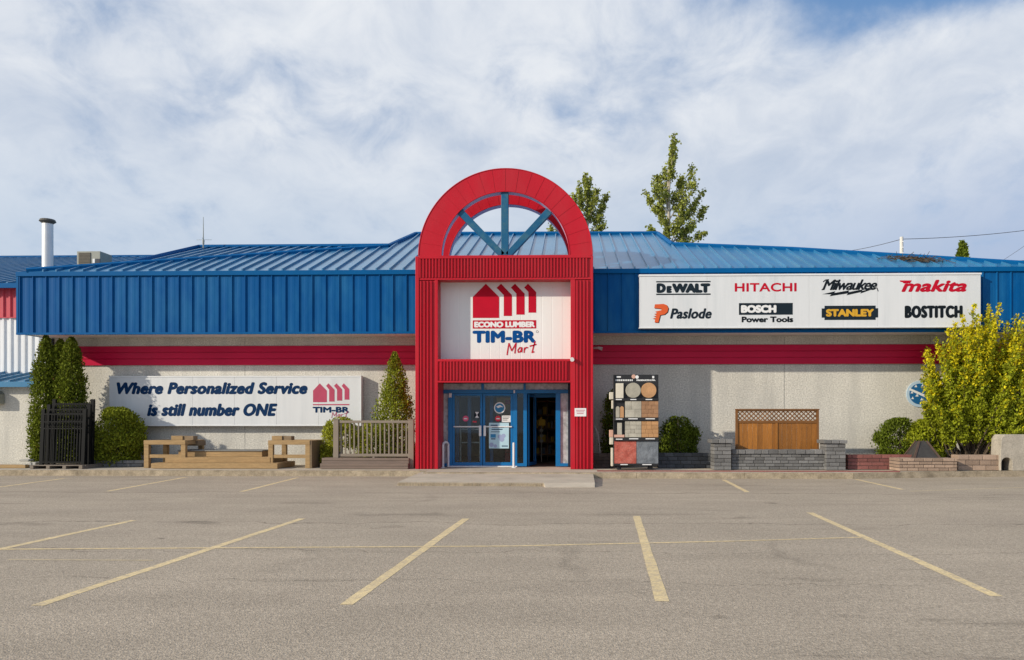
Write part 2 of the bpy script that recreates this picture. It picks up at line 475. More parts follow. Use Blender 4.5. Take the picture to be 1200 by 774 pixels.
class MB:
    def __init__(self):
        self.v, self.f, self.m = [], [], []

    def add(self, vs_, fs, m=0):
        o = len(self.v)
        self.v.extend([tuple(p) for p in vs_])
        for q in fs:
            self.f.append(tuple(i + o for i in q))
            self.m.append(m)

    def box(self, x0, x1, y0, y1, z0, z1, m=0):
        x0, x1 = min(x0, x1), max(x0, x1)
        y0, y1 = min(y0, y1), max(y0, y1)
        z0, z1 = min(z0, z1), max(z0, z1)
        self.add([(x0, y0, z0), (x1, y0, z0), (x1, y1, z0), (x0, y1, z0), (x0, y0, z1), (x1, y0, z1), (x1, y1, z1), (x0, y1, z1)],
                 [(0, 3, 2, 1), (4, 5, 6, 7), (0, 1, 5, 4), (1, 2, 6, 5), (2, 3, 7, 6), (3, 0, 4, 7)], m)
        return self

    def pbox(self, px0, py0, px1, py1, Y0, Y1, m=0):
        a, b = at(px0, py0, Y0), at(px1, py1, Y0)
        return self.box(a.x, b.x, Y0, Y1, a.z, b.z, m)

    def prism(self, poly, y0, y1, m=0):            # polygon of (x, z), y0 in front
        n = len(poly)
        area = sum(poly[i][0] * poly[(i + 1) % n][1] - poly[(i + 1) % n][0] * poly[i][1] for i in range(n))
        if area < 0:
            poly = poly[::-1]
        vs_ = [(x, y0, z) for x, z in poly] + [(x, y1, z) for x, z in poly]
        fs = [tuple(range(n)), tuple(range(2 * n - 1, n - 1, -1))]
        fs += [(i, i + n, (i + 1) % n + n, (i + 1) % n) for i in range(n)]
        self.add(vs_, fs, m)
        return self

    def ppoly(self, pts, Y0, Y1, m=0):
        return self.prism([(at(x, y, Y0).x, at(x, y, Y0).z) for x, y in pts], Y0, Y1, m)

    def plan(self, poly, z0, z1, m=0):              # polygon of (x, y) extruded up
        n = len(poly)
        area = sum(poly[i][0] * poly[(i + 1) % n][1] - poly[(i + 1) % n][0] * poly[i][1] for i in range(n))
        if area < 0:
            poly = poly[::-1]
        vs_ = [(x, y, z0) for x, y in poly] + [(x, y, z1) for x, y in poly]
        fs = [tuple(range(n - 1, -1, -1)), tuple(range(n, 2 * n))]
        fs += [(i, (i + 1) % n, (i + 1) % n + n, i + n) for i in range(n)]
        self.add(vs_, fs, m)
        return self

    def tube(self, pts, r, n=10, m=0):
        pts = [Vector(p) for p in pts]
        rs = r if isinstance(r, (list, tuple)) else [r] * len(pts)
        o = len(self.v)
        prev = None
        for i, p in enumerate(pts):
            d = (pts[min(i + 1, len(pts) - 1)] - pts[max(i - 1, 0)]).normalized()
            if prev is None:
                a = d.orthogonal().normalized()
            else:
                a = (prev - d * prev.dot(d))
                a = a.normalized() if a.length > 1e-6 else d.orthogonal().normalized()
            prev = a
            b = d.cross(a)
            for k in range(n):
                t = 2 * math.pi * k / n
                self.v.append(tuple(p + (a * math.cos(t) + b * math.sin(t)) * rs[i]))
        for i in range(len(pts) - 1):
            for k in range(n):
                k2 = (k + 1) % n
                self.f.append((o + i * n + k, o + i * n + k2, o + (i + 1) * n + k2, o + (i + 1) * n + k))
                self.m.append(m)
        self.f.append(tuple(o + k for k in range(n - 1, -1, -1)))
        self.m.append(m)
        e = o + (len(pts) - 1) * n
        self.f.append(tuple(e + k for k in range(n)))
        self.m.append(m)
        return self

    def disc(self, cx, cz, r, y0, y1, m=0, n=32):
        return self.prism([(cx + r * math.cos(2 * math.pi * k / n), cz + r * math.sin(2 * math.pi * k / n)) for k in range(n)], y0, y1, m)

    def build(self, name, mats, parent=None, bevel=0.0, smooth=False, offset=(0, 0, 0)):
        if not isinstance(mats, (list, tuple)):
            mats = [mats]
        me = bpy.data.meshes.new(name)
        org = ORIGIN.get(parent.name, Vector()) if parent else Vector(offset)
        me.from_pydata([(a - org.x, b - org.y, c - org.z) for a, b, c in self.v], [], self.f)
        for q in mats:
            me.materials.append(q)
        me.polygons.foreach_set('material_index', self.m)
        if smooth:
            me.polygons.foreach_set('use_smooth', [True] * len(me.polygons))
        me.update()
        o = bpy.data.objects.new(name, me)
        COL.objects.link(o)
        if parent:
            o.parent = parent
        else:
            o.location = org
        ORIGIN[o.name] = org
        if bevel:
            bv = o.modifiers.new('bevel', 'BEVEL')
            bv.width = bevel
            bv.segments = 2
            bv.limit_method = 'ANGLE'
        return o


def tag(o, label=None, cat=None, group=None, kind=None):
    if label:
        o['label'] = label
    if cat:
        o['category'] = cat
    if group:
        o['group'] = group
    if kind:
        o['kind'] = kind
    return o


def thing(name, loc, label, cat, group=None):
    o = bpy.data.objects.new(name, None)
    o.empty_display_size = 0.2
    COL.objects.link(o)
    o.location = loc
    ORIGIN[o.name] = Vector(loc)
    return tag(o, label, cat, group)


def solo(mb, name, mats, loc, label, cat, group=None, **kw):
    """a thing that is one mesh, its origin at loc"""
    return tag(mb.build(name, mats, offset=loc, **kw), label, cat, group)


def copy_tree(o, parent=None):
    c = o.copy()
    COL.objects.link(c)
    if parent:
        c.parent = parent
    ORIGIN[c.name] = ORIGIN.get(o.name, Vector())
    for ch in list(o.children):
        copy_tree(ch, c)
    return c


# ------------------------------------------------------------------ lettering (built-in font, made into meshes)
def glyphs(text, shear=0.0, spacing=1.0):
    c = bpy.data.curves.new('text', 'FONT')
    c.body = text
    c.shear = shear
    c.space_character = spacing
    c.resolution_u = 4
    o = bpy.data.objects.new('text', c)
    COL.objects.link(o)
    dg = bpy.context.evaluated_depsgraph_get()
    me = bpy.data.meshes.new_from_object(o.evaluated_get(dg))
    vs_ = [(v.co.x, v.co.y) for v in me.vertices]
    fs = [tuple(p.vertices) for p in me.polygons]
    bpy.data.objects.remove(o)
    bpy.data.curves.remove(c)
    bpy.data.meshes.remove(me)
    return vs_, fs


def lettering(mb, text, px0, py0, px1, py1, Y, bold=0.0, shear=0.0, spacing=1.0, m=0, warp=None):
    """text fitted to the rectangle it fills on the plane at depth Y; bold = stroke growth in metres"""
    vs_, fs = glyphs(text, shear, spacing)
    a, b = at(px0, py1, Y), at(px1, py0, Y)
    xs = [v[0] for v in vs_]
    zs = [v[1] for v in vs_]
    x0, x1, z0, z1 = min(xs), max(xs), min(zs), max(zs)
    sx = (b.x - a.x - 2 * bold) / (x1 - x0)
    sz = (b.z - a.z - 2 * bold * .8) / (z1 - z0)
    base = [(a.x + bold + (x - x0) * sx, a.z + bold * .8 + (z - z0) * sz) for x, z in vs_]
    shifts = [(0, 0)]
    if bold:
        shifts += [(bold * math.cos(t * math.pi / 4), .8 * bold * math.sin(t * math.pi / 4)) for t in range(8)]
    for i, (ddx, ddz) in enumerate(shifts):
        y = Y - 0.001 - 0.0004 * (len(shifts) - i)
        mb.add([(x + ddx, y, z + ddz) for x, z in base], fs, m)


def ribbon(mb, pts, w, Y, m=0, y_off=0.003):
    """flat stroke through pixel points"""
    P = [at(x, y, Y) for x, y in pts]
    for i in range(len(P) - 1):
        a, b = P[i], P[i + 1]
        d = Vector((b.x - a.x, 0, b.z - a.z))
        if d.length < 1e-6:
            continue
        d.normalize()
        nrm = Vector((-d.z, 0, d.x)) * w / 2
        y = Y - y_off - 0.0003 * i
        a2, b2 = a - d * w * .2, b + d * w * .2
        q = [a2 - nrm, b2 - nrm, b2 + nrm, a2 + nrm]
        mb.add([(p.x, y, p.z) for p in q], [(0, 1, 2, 3)], m)


# ------------------------------------------------------------------ foliage
def np_leaves(name, C_, size, mats, midx, parent, up=0.0, out=None, aspect=0.55, curl=0.25):
    """diamond leaves: C_ centres (n,3); size (n,); up = bias of the leaf axis towards the vertical"""
    n = len(C_)
    ax = R.normal(size=(n, 3))
    ax[:, 2] += up
    if out is not None:
        ax += out
    ax /= np.linalg.norm(ax, axis=1, keepdims=True) + 1e-9
    rr = R.normal(size=(n, 3))
    sd = np.cross(ax, rr)
    sd /= np.linalg.norm(sd, axis=1, keepdims=True) + 1e-9
    nr = np.cross(ax, sd)
    s = np.asarray(size)[:, None]
    base = C_ - ax * s * .5
    tip = C_ + ax * s * .5 + nr * s * curl * .4
    lf = C_ + sd * s * aspect * .5 - ax * s * .05 + nr * s * curl * .3
    rt = C_ - sd * s * aspect * .5 - ax * s * .05 + nr * s * curl * .3
    V = np.stack([base, rt, tip, lf], 1).reshape(-1, 3)
    org = ORIGIN[parent.name]
    V = V - np.array(org)
    me = bpy.data.meshes.new(name)
    me.vertices.add(4 * n)
    me.vertices.foreach_set('co', V.ravel())
    me.loops.add(4 * n)
    me.loops.foreach_set('vertex_index', np.arange(4 * n, dtype=np.int32))
    me.polygons.add(n)
    me.polygons.foreach_set('loop_start', np.arange(0, 4 * n, 4, dtype=np.int32))
    me.polygons.foreach_set('loop_total', np.full(n, 4, dtype=np.int32))
    for q in mats:
        me.materials.append(q)
    me.polygons.foreach_set('material_index', np.asarray(midx, dtype=np.int32))
    me.update(calc_edges=True)
    o = bpy.data.objects.new(name, me)
    COL.objects.link(o)
    o.parent = parent
    ORIGIN[o.name] = org
    return o


def clumps(centres, per, spread):
    c = np.repeat(np.asarray(centres), per, axis=0)
    return c + R.normal(size=c.shape) * spread


# ================================================================== THE GROUND
lot = MB()
lot.add([(-400, -60, 0), (400, -60, 0), (400, 700, 0), (-400, 700, 0)], [(0, 1, 2, 3)])
lot_o = tag(lot.build('parking_lot', m_asphalt), kind='structure')


def stripe(p0, p1, w, mat, z=0.002):
    a, b = ground(*p0), ground(*p1)
    d = (b - a).normalized()
    nrm = Vector((-d.y, d.x, 0)) * w / 2
    mb = MB()
    k = 14                                                     # uneven painted edges
    Ls, Rs = [], []
    for i in range(k + 1):
        p = a.lerp(b, i / k)
        Ls.append(p + nrm * (1 + rnd.uniform(-.09, .09)))
        Rs.append(p - nrm * (1 + rnd.uniform(-.09, .09)))
    for i in range(k):
        q = [Rs[i], Rs[i + 1], Ls[i + 1], Ls[i]]
        mb.add([(v.x, v.y, z) for v in q], [(0, 1, 2, 3)])
    o = mb.build('parking_line', mat, lot_o)
    return o


for p0, p1 in (((157, 610), (-40, 652.5)), ((354, 608), (44, 710)), ((546, 608), (406, 709)), ((746, 605), (776, 705)), ((949, 601), (1168, 699))):
    stripe(p0, p1, .112, m_line)
for p0, p1 in (((218, 559.5), (126, 576)), ((349, 560), (283, 576.5)), ((848, 562.5), (876, 577)), ((1003, 562), (1058, 574))):
    stripe(p0, p1, .11, m_line)
stripe((75, 561), (-30, 575), .11, m_line)
stripe((-60, 644.5), (600, 640.3), .07, m_line, .0032)
stripe((600, 640.3), (860, 634.5), .07, m_line, .0032)
stripe((860, 634.5), (1012, 630), .06, m_line, .0032)
stripe((1066, 576), (1230, 570.5), .08, m_linefaint)
stripe((10, 656), (180, 657), .05, m_linefaint)

# pavement in front of the shop, kerb, entrance slab
ZS = .155
KY = [(-26, 21.15), (gx(500, 21.15), 21.15), (gx(500, 21.15) + .02, 20.5), (gx(1000, 20.5), 20.5), (gx(1130, 21.3), 21.3), (20, 22.6)]
sw = MB()
sw.plan([(x, y + .17) for x, y in KY] + [(20, 24.3), (-26, 24.3)], 0.0, ZS - .006)
tag(sw.build('pavement', m_concrete), kind='structure')
kb = MB()
for (xa, ya), (xb, yb) in zip(KY[:-1], KY[1:]):
    if xb - xa < .1:
        continue
    L_ = xb - xa
    nseg = max(1, int(L_ / 2.4))
    for i in range(nseg):
        t0, t1 = i / nseg, (i + 1) / nseg
        X0, X1 = xa + L_ * t0 + .004, xa + L_ * t1 - .004
        sub = 14
        e0 = 0.0
        for j in range(sub):                                   # broken, chipped front edge
            u0, u1 = X0 + (X1 - X0) * j / sub, X0 + (X1 - X0) * (j + 1) / sub
            yy = lambda u: ya + (yb - ya) * (u - xa) / L_
            w = .013
            rnd_ = random.Random(int(u0 * 977))
            e1 = rnd_.random() * w
            kb.plan([(u0, yy(u0) + e0), (u1, yy(u1) + e1), (u1, yy(u1) + .17), (u0, yy(u0) + .17)], 0.0, ZS - rnd_.random() * .004)
            e0 = e1
tag(kb.build('kerb', m_kerb), kind='structure')

sl = MB()
zf = .085
A = ground(466, 565.2, zf)
Bp = ground(637, 566, zf)
Cc = Vector((gx(503, 22.4), 23.05, ZS))
Dd = Vector((gx(695, 22.0), 23.05, ZS))
E1 = ground(637, 566, zf)
E2 = ground(697, 566.0, zf)
top = [A, Bp, E2, Dd, Cc]
sl.add([(p.x, p.y, p.z) for p in top] + [(p.x, p.y + (.03 if i < 3 else 0), 0) for i, p in enumerate(top)],
       [(0, 1, 2, 3, 4), (0, 5, 6, 1), (2, 7, 8, 3), (3, 8, 9, 4), (4, 9, 5, 0)])
G1, G2 = ground(639, 571.2, .008), ground(697, 571.2, .008)
rp = [Bp, E2, G2, G1]
sl.add([(p.x, p.y, p.z) for p in rp] + [(p.x, p.y, 0) for p in rp], [(3, 2, 1, 0), (0, 4, 7, 3), (2, 6, 5, 1), (3, 7, 6, 2), (1, 5, 4, 0)])
tag(sl.build('entrance_slab', m_concrete), kind='structure')
ed = MB()                                                     # crumbled nose of the slab
nn = 140
for i in range(nn):
    a, b = A.lerp(Bp, i / nn), A.lerp(Bp, (i + 1) / nn)
    h = zf - .012 - rnd.random() * .018
    ed.box(a.x, b.x, a.y - .012 - rnd.random() * .014, a.y + .035, 0, h)
tag(ed.build('slab_edge', m_kerb), kind='structure')

pv = MB()
for px0, px1, yy in ((700, 1050, 21.05),):
    xa, xb = gx(px0, yy), gx(px1, yy)
    x = xa
    while x < xb:
        for r_ in range(3):
            pv.box(x + (r_ % 2) * .05, x + .19 + (r_ % 2) * .05, yy + r_ * .1, yy + r_ * .1 + .094, ZS - .02, ZS + .012)
        x += .2
tag(pv.build('paver_strip', m_paver), kind='structure')

# ================================================================== THE SHOP
PY, SY, DY, FY, WY = 22.0, 22.5, 23.0, 22.9, 24.2     # planes: portal front, portal sign, doors, fascia, wall
shop = thing('store_building', (0, WY, 0), 'long low hardware store with blue metal roof, blue fascia and red arched entrance', 'building')
WX0 = gx(54, WY)
FX0, FX1 = gx(20, FY), 19.0
PX0, PX1 = gx(487.5, PY), gx(694.5, PY)
ZF1, ZF0 = gz(318, FY, 300), gz(391.3, FY, 300)

OX0, OX1, OZ = gx(513, DY), gx(668.5, DY), gz(448.5, DY)
w = MB()
w.box(WX0, OX0 - .4, WY, WY + .25, 0, ZF1 - .1)
w.box(OX1 + .4, 19, WY, WY + .25, 0, ZF1 - .1)
w.box(OX0 - .4, OX1 + .4, WY, WY + .25, OZ + .2, ZF1 - .1)
w.box(WX0, WX0 + .25, WY + .25, 40, 0, ZF1 - .1)
w.box(18.75, 19, WY + .25, 40, 0, ZF1 - .1)
w.build('wall', m_stucco, shop)
for px in (287, 919, 1090):
    x = gx(px, WY)
    MB().box(x - .006, x + .006, WY - .003, WY + .01, ZS, ZF0).build('wall_joint', m_joint, shop)

# red band, folded lengthwise
bz0, bz1 = gz(427.6, WY), gz(404.8, WY)
prof = [(0, .02), (.0, .06), (.30, .07), (.31, .04), (.34, .04), (.35, .07), (.63, .07), (.64, .04), (.67, .04), (.68, .07), (.97, .06), (1.0, .02)]
for xa, xb in ((WX0 + .35, PX0), (PX1, 19)):
    mb = MB()
    pts = [(WY - d_, bz0 + (bz1 - bz0) * t_) for t_, d_ in prof]
    vs_ = [(xa, y, z) for y, z in pts] + [(xb, y, z) for y, z in pts]
    k = len(pts)
    mb.add(vs_, [(i, i + k, i + k + 1, i + 1) for i in range(k - 1)] + [tuple(range(k)), tuple(range(2 * k - 1, k - 1, -1))])
    mb.build('wall_band', m_redband, shop)
dp = MB()
dp.box(WX0 + .16, WX0 + .27, WY - .09, WY - .004, .2, ZF0)
dp.build('downpipe', m_darkframe, shop)


def ribbed(mb, x0, x1, z0, z1, y, pitch, depth, top_w, lip, m=0, horizontal=False):
    """profiled sheet: ribs standing `depth` proud of the plane y (towards -Y)"""
    xs = [(x0, 0)]
    x = x0 + pitch * .15
    while x + top_w + 2 * lip < x1:
        xs += [(x, 0), (x + lip, depth), (x + lip + top_w, depth), (x + 2 * lip + top_w, 0)]
        x += pitch
    xs.append((x1, 0))
    k = len(xs)
    mb.add([(a, y - d_, z0) for a, d_ in xs] + [(a, y - d_, z1) for a, d_ in xs],
           [(i, i + 1, i + 1 + k, i + k) for i in range(k - 1)], m)


# fascia: ribbed steel on both sides of the portal
for xa, xb in ((FX0, PX0 - .01), (PX1 + .01, FX1)):
    mb = MB()
    mb.box(xa, xb, FY + .03, FY + .06, ZF0 + .02, ZF1 - .02)
    x = xa + .06
    while x < xb - .1:
        xe = min(x + .407, xb - .01)
        prof = [(0, .0), (.010, .038), (.034, .038), (.046, .0), (.17, .0), (.215, .004), (.28, .004), (.32, .0), (.407, 0)]
        pts = [(x + min(a, xe - x), d_) for a, d_ in prof]
        k = len(pts)
        mb.add([(a, FY + .025 - d_, ZF0 + .03) for a, d_ in pts] + [(a, FY + .025 - d_, ZF1 - .1) for a, d_ in pts],
               [(i, i + 1, i + 1 + k, i + k) for i in range(k - 1)])
        x += .407
    if xa == FX0:
        mb.box(xa, xa + .03, FY + .02, WY + 9, ZF0 + .02, ZF1 - .02)
    mb.build('fascia', m_blue, shop)
    tr = MB()
    tr.box(xa - .02, xb, FY - .035, FY + .08, ZF1 - .12, ZF1 + .012)
    tr.box(xa - .02, xb, FY - .02, FY + .06, ZF0 - .012, ZF0 + .05)
    if xa == FX0:
        tr.box(xa - .015, xa + .055, FY - .022, FY + .06, ZF0 + .05, ZF1 - .12)
        tr.box(xa - .02, xa + .05, FY + .08, WY + 9, ZF1 - .12, ZF1 + .012)
    tr.build('fascia_trim', m_bluetrim, shop)
    so = MB()
    so.box(xa + .03, xb, FY + .06, WY - .002, ZF0 + .035, ZF0 + .06)
    if xa == FX0:
        so.box(xa + .03, WX0, WY - .002, WY + 9, ZF0 + .035, ZF0 + .06)
    so.build('soffit', m_soffit, shop)

# roof: front slope with standing seams, cut by the two hips
SL = 0.40


def on_roof(px, py):
    d = ray(px, py)
    t = (ZF1 + .0 - CAMZ - SL * FY) / (d.z - SL * d.y)
    return Vector((d.x * t, d.y * t, CAMZ + d.z * t))


ridge = [Vector((FX0 + .3, FY, ZF1)), on_roof(250, 304.5), on_roof(455, 290.5), on_roof(487, 276), on_roof(771, 275.5), on_roof(788, 288.5), on_roof(930, 294.3), on_roof(1172, 309.5)]
ridge.append(Vector((ridge[-1].x + 1.2, FY, ZF1)))
rf = MB()
poly = [(FX0 - .02, FY - .02)] + [(p.x, p.y) for p in ridge] + [(FX1, FY - .02)]
zr = lambda y, lift=0: ZF1 + .02 + SL * (y - FY) + lift
for (x0, y0), (x1, y1) in zip(poly[:-1], poly[1:]):
    rf.add([(x0, FY - .02, zr(FY - .02)), (x1, FY - .02, zr(FY - .02)), (x1, y1, zr(y1)), (x0, y0, zr(y0))], [(0, 1, 2, 3)])
    rf.add([(x0, y0, zr(y0)), (x1, y1, zr(y1)), (x1, y1 + 1.2, ZF1 - .3), (x0, y0 + 1.2, ZF1 - .3)], [(0, 1, 2, 3)])
rf.box(FX0 + .05, FX1, FY + .7, 42, ZF1 - .35, ZF1 - .3)


def ridge_y(x):
    for a, b in zip(poly[:-1], poly[1:]):
        if a[0] <= x <= b[0] and b[0] > a[0]:
            return a[1] + (b[1] - a[1]) * (x - a[0]) / (b[0] - a[0])
    return FY


sm = rf
x = FX0 + .4
while x < FX1 - .2:
    y1 = ridge_y(x)
    if y1 - FY > .15:
        a, b = Vector((x, FY - .02, zr(FY - .02))), Vector((x, y1, zr(y1)))
        sm.add([(x - .022, a.y, a.z), (x + .022, a.y, a.z), (x + .022, b.y, b.z), (x - .022, b.y, b.z),
                (x - .016, a.y, a.z + .065), (x + .016, a.y, a.z + .065), (x + .016, b.y, b.z + .065), (x - .016, b.y, b.z + .065)],
               [(4, 5, 6, 7), (0, 1, 5, 4), (1, 2, 6, 5), (2, 3, 7, 6), (3, 0, 4, 7)])
    x += .407
rf.build('roof', m_roof, shop)
rc = MB()
for a, b in zip(ridge[:-1], ridge[1:]):
    rc.tube([a + Vector((0, 0, .05)), b + Vector((0, 0, .05))], .085, 6)
rc.build('ridge_cap', m_bluetrim, shop)

# rear roof behind the left hip
RY = 33.0
P_r = at(233, 291, RY)
P_f = at(140, 313.5, 26.8)
P_e = at(800, 291, RY)
mb = MB()
dirv = P_f - P_r
P_g = P_f + dirv * .35
mslope = (P_r.z - P_f.z) / (P_r.y - P_f.y)
ye = P_g.y
ze = P_r.z - mslope * (RY - ye)
mb.add([(P_g.x, ye, ze), (P_e.x - 5, ye, ze), (P_e.x - 5, RY, P_r.z), (P_r.x, RY, P_r.z)], [(0, 1, 2, 3)])
mb.add([(P_r.x, RY, P_r.z), (P_e.x - 5, RY, P_r.z), (P_e.x - 5, RY + 6, ZF1 - .3), (P_r.x - 6, RY + 6, ZF1 - .3)], [(0, 1, 2, 3)])
mb.add([(P_g.x, ye, ze), (P_r.x, RY, P_r.z), (P_r.x - 6, RY + 6, ZF1 - .3), (P_g.x - 1, ye, ZF1 - .3)], [(0, 1, 2, 3)])
x = P_g.x + .2
while x < P_e.x - 5.2:
    y1 = RY
    y0 = ye
    if x < P_r.x:
        y1 = ye + (RY - ye) * (x - P_g.x) / (P_r.x - P_g.x)
    z_ = lambda y: P_r.z - mslope * (RY - y)
    mb.add([(x - .03, y0, z_(y0) + .07), (x + .03, y0, z_(y0) + .07), (x + .03, y1, z_(y1) + .07), (x - .03, y1, z_(y1) + .07),
            (x - .03, y0, z_(y0)), (x + .03, y0, z_(y0)), (x + .03, y1, z_(y1)), (x - .03, y1, z_(y1))],
           [(0, 1, 2, 3), (4, 5, 1, 0), (5, 6, 2, 1), (7, 4, 0, 3)])
    x += .45
mb.build('rear_roof', m_roof, shop)
mb = MB()
mb.tube([P_g + Vector((0, 0, .06)), P_r + Vector((0, 0, .06)), Vector((P_e.x - 5, RY, P_r.z + .06))], .1, 6)
mb.build('ridge_cap', m_bluetrim, shop)

# ---- entrance portal
portal = MB()
ZP = gz(300, PY)
ix0, ix1 = gx(513, PY), gx(668.8, PY)
zh = gz(328, PY)
zl1, zl0 = gz(421, PY), gz(448, PY)
portal.box(PX0, ix0, PY + .03, WY, ZS - .02, ZP - .05)                     # pillar cores
portal.box(ix1, PX1, PY + .03, WY, ZS - .02, ZP - .05)
portal.box(ix0, ix1, PY + .03, WY, zl0 + .02, zl1 - .02)                   # lower header
portal.box(ix0, ix1, PY + .03, WY - .5, zh + .02, ZP - .05)                # upper header
portal.box(ix0, ix1, SY + .03, SY + .10, zl1 - .02, zh + .02)              # back of the sign recess
portal_o = portal.build('entrance_portal', m_red, shop)
portal_o['label'] = 'red ribbed steel entrance portal with half round arch'
for n_, xa, xb, za, zb in (('pillar', PX0 + .10, ix0 - .09, ZS, zh - .03), ('pillar', ix1 + .14, PX1 - .06, ZS, zh - .03),
                           ('header', PX0 + .08, PX1 - .06, zh + .06, ZP - .08), ('header', ix0 + .06, ix1 - .06, zl0 + .045, zl1 - .07)):
    mb = MB()
    mb.box(xa - .01, xb + .01, PY + .016, PY + .028, za, zb)
    pitch = .092 if n_ == 'header' else .100
    ribbed(mb, xa, xb, za, zb, PY + .012, pitch, .046, .036, .007)
    mb.build(n_, m_red, portal_o)
mb = MB()
mb.box(PX0 - .012, PX0 + .09, PY - .034, PY + .05, ZS, ZP - .01)
mb.box(PX1 - .05, PX1 + .012, PY - .034, PY + .05, ZS, ZP - .01)
mb.box(ix0 - .085, ix0 + .004, PY - .010, PY + .045, ZS, zh)
mb.box(ix1 - .004, ix1 + .13, PY - .010, PY + .045, ZS, zh)
mb.box(PX0 + .09, PX1 - .05, PY - .030, PY + .04, ZP - .075, ZP + .012)
mb.box(PX0 + .09, PX1 - .05, PY - .016, PY + .04, zh - .0, zh + .055)
mb.box(ix0 + .004, ix1 - .004, PY - .014, PY + .04, zl1 - .07, zl1)
mb.box(ix0 + .004, ix1 - .004, PY - .014, PY + .04, zl0 - .012, zl0 + .04)
mb.build('portal_trim', m_red, portal_o, bevel=.006)
mb = MB()
mb.box(PX0 + .02, PX1 - .02, PY + .03, WY - .45, ZP - .05, ZP - .02)
mb.build('portal_roof', m_lav, portal_o)

# arch: two rings with the gap between them open to the sky
acx, acz = gx(592, PY), ZP + .01
RO, RI = 2.50, 1.845


def ring(y0, y1):
    mb = MB()
    n = 72
    for i in range(n):
        a0, a1 = math.pi * i / n, math.pi * (i + 1) / n
        P = lambda r, a, y: (acx + r * math.cos(a), y, acz + r * math.sin(a))
        q = [P(RI, a0, y0), P(RO, a0, y0), P(RO, a1, y0), P(RI, a1, y0), P(RI, a0, y1), P(RO, a0, y1), P(RO, a1, y1), P(RI, a1, y1)]
        mb.add(q, [(0, 1, 2, 3), (7, 6, 5, 4)], 0)
        mb.add(q, [(4, 0, 3, 7), (1, 5, 6, 2)], 1)
    for i in range(1, 20):                                    # seams of the ring's sheets
        a = math.pi * i / 20
        ca, sa = math.cos(a), math.sin(a)
        e = Vector((-sa, 0, ca)) * .004
        p0 = Vector((acx + (RI + .015) * ca, y0, acz + (RI + .015) * sa))
        p1 = Vector((acx + (RO - .015) * ca, y0, acz + (RO - .015) * sa))
        dpt = Vector((0, -.006, 0))
        q = [p0 - e, p1 - e, p1 + e, p0 + e]
        mb.add(q + [v + dpt for v in q], [(4, 5, 6, 7), (0, 1, 5, 4), (2, 3, 7, 6)], 0)
    for r_, s_ in ((RO, 1), (RI, -1)):                        # rolled rims
        mb.tube([(acx + r_ * math.cos(math.pi * i / 72), y0, acz + r_ * math.sin(math.pi * i / 72)) for i in range(73)], .016, 6, 0)
    return mb


ring(PY + .02, PY + .36).build('arch', [m_red, m_lav], portal_o)
ring(PY + 1.30, PY + 1.66).build('arch', [m_red, m_lav], portal_o)
for px0, py0, px1, py1, wd in ((591.5, 299.5, 591.5, 225.5, .21), (589, 300, 539.5, 248.5, .20), (595, 300, 643.5, 247.5, .20)):
    a, b = at(px0, py0, PY + .1), at(px1, py1, PY + .1)
    d = (b - a).normalized()
    nr = Vector((-d.z, 0, d.x)) * wd / 2
    q = [a - nr, b - nr, b + nr, a + nr]
    zmin = ZP - .01
    MB().prism([(p.x, max(p.z, zmin)) for p in q], PY + .07, PY + .25).build('spoke', m_spoke, portal_o, bevel=.008)

# ---- shopfront
def bar(name, rects, y0, y1, mat, parent=shop, bevel=.004):
    mb = MB()
    for r_ in rects:
        mb.pbox(*r_, y0, y1)
    return mb.build(name, mat, parent, bevel=bevel)


sf = bar('shopfront_frame', [(516.5, 457, 665.8, 461.2), (525, 461.2, 530, 546.8), (601.2, 461.2, 606, 546.8), (613.3, 461.2, 617.5, 546.8),
                             (651.2, 461.2, 656.8, 546.8), (564, 449, 567, 457), (613.5, 449, 616, 457), (518, 543.2, 525, 546.8), (606, 543.2, 613.3, 546.8), (656.8, 543.2, 665.6, 546.8)], DY, DY + .12, m_frame)
bar('outer_frame', [(513.5, 448, 517.6, 547), (517.6, 448, 668, 449.6), (665.6, 449.6, 669, 547)], DY - .02, DY + .14, m_darkframe, sf)
for r_ in ((517.6, 449.6, 564, 457), (567, 449.6, 613.5, 457), (616, 449.6, 665.6, 457)):
    bar('transom_pane', [r_], DY + .05, DY + .056, m_skyglass, sf, 0)
bar('sidelight_pane', [(517.6, 461.2, 525, 543.2)], DY + .05, DY + .056, m_skyglass, sf, 0)
bar('sidelight_pane', [(656.8, 461.2, 665.6, 543.2)], DY + .05, DY + .056, m_skyglass, sf, 0)
bar('sidelight_pane', [(606, 461.2, 613.3, 543.2)], DY + .05, DY + .056, m_glass, sf, 0)
bar('threshold', [(525, 546.2, 606, 547.6)], DY - .04, DY + .1, m_chrome, sf)


def leaf(x0, x1, hx):
    d = bar('door', [(x0, 461.6, x0 + 2.6, 546), (x1 - 2.6, 461.6, x1, 546), (x0 + 2.6, 461.6, x1 - 2.6, 464), (x0 + 2.6, 542, x1 - 2.6, 546)], DY + .012, DY + .06, m_frame)
    bar('glass_pane', [(x0 + 2.6, 464, x1 - 2.6, 542)], DY + .034, DY + .040, m_glass, d, 0)
    bar('push_bar', [(x0 + 1.2, 499.6, x1 - 1.2, 501)], DY - .035, DY - .012, m_chrome, d)
    bar('handle', [(hx - 1.4, 499, hx + 1.4, 511.3)], DY - .06, DY - .015, m_chrome, d, .006)
    return d


d1 = leaf(530.2, 565.3, 562.6)
d2 = leaf(565.9, 601.0, 568.0)
bar('door_closer', [(525.8, 461, 529.2, 466)], DY - .05, DY - .004, m_chrome, sf)
bar('door_closer', [(601.8, 457.5, 603.4, 461)], DY - .05, DY - .004, m_chrome, sf)
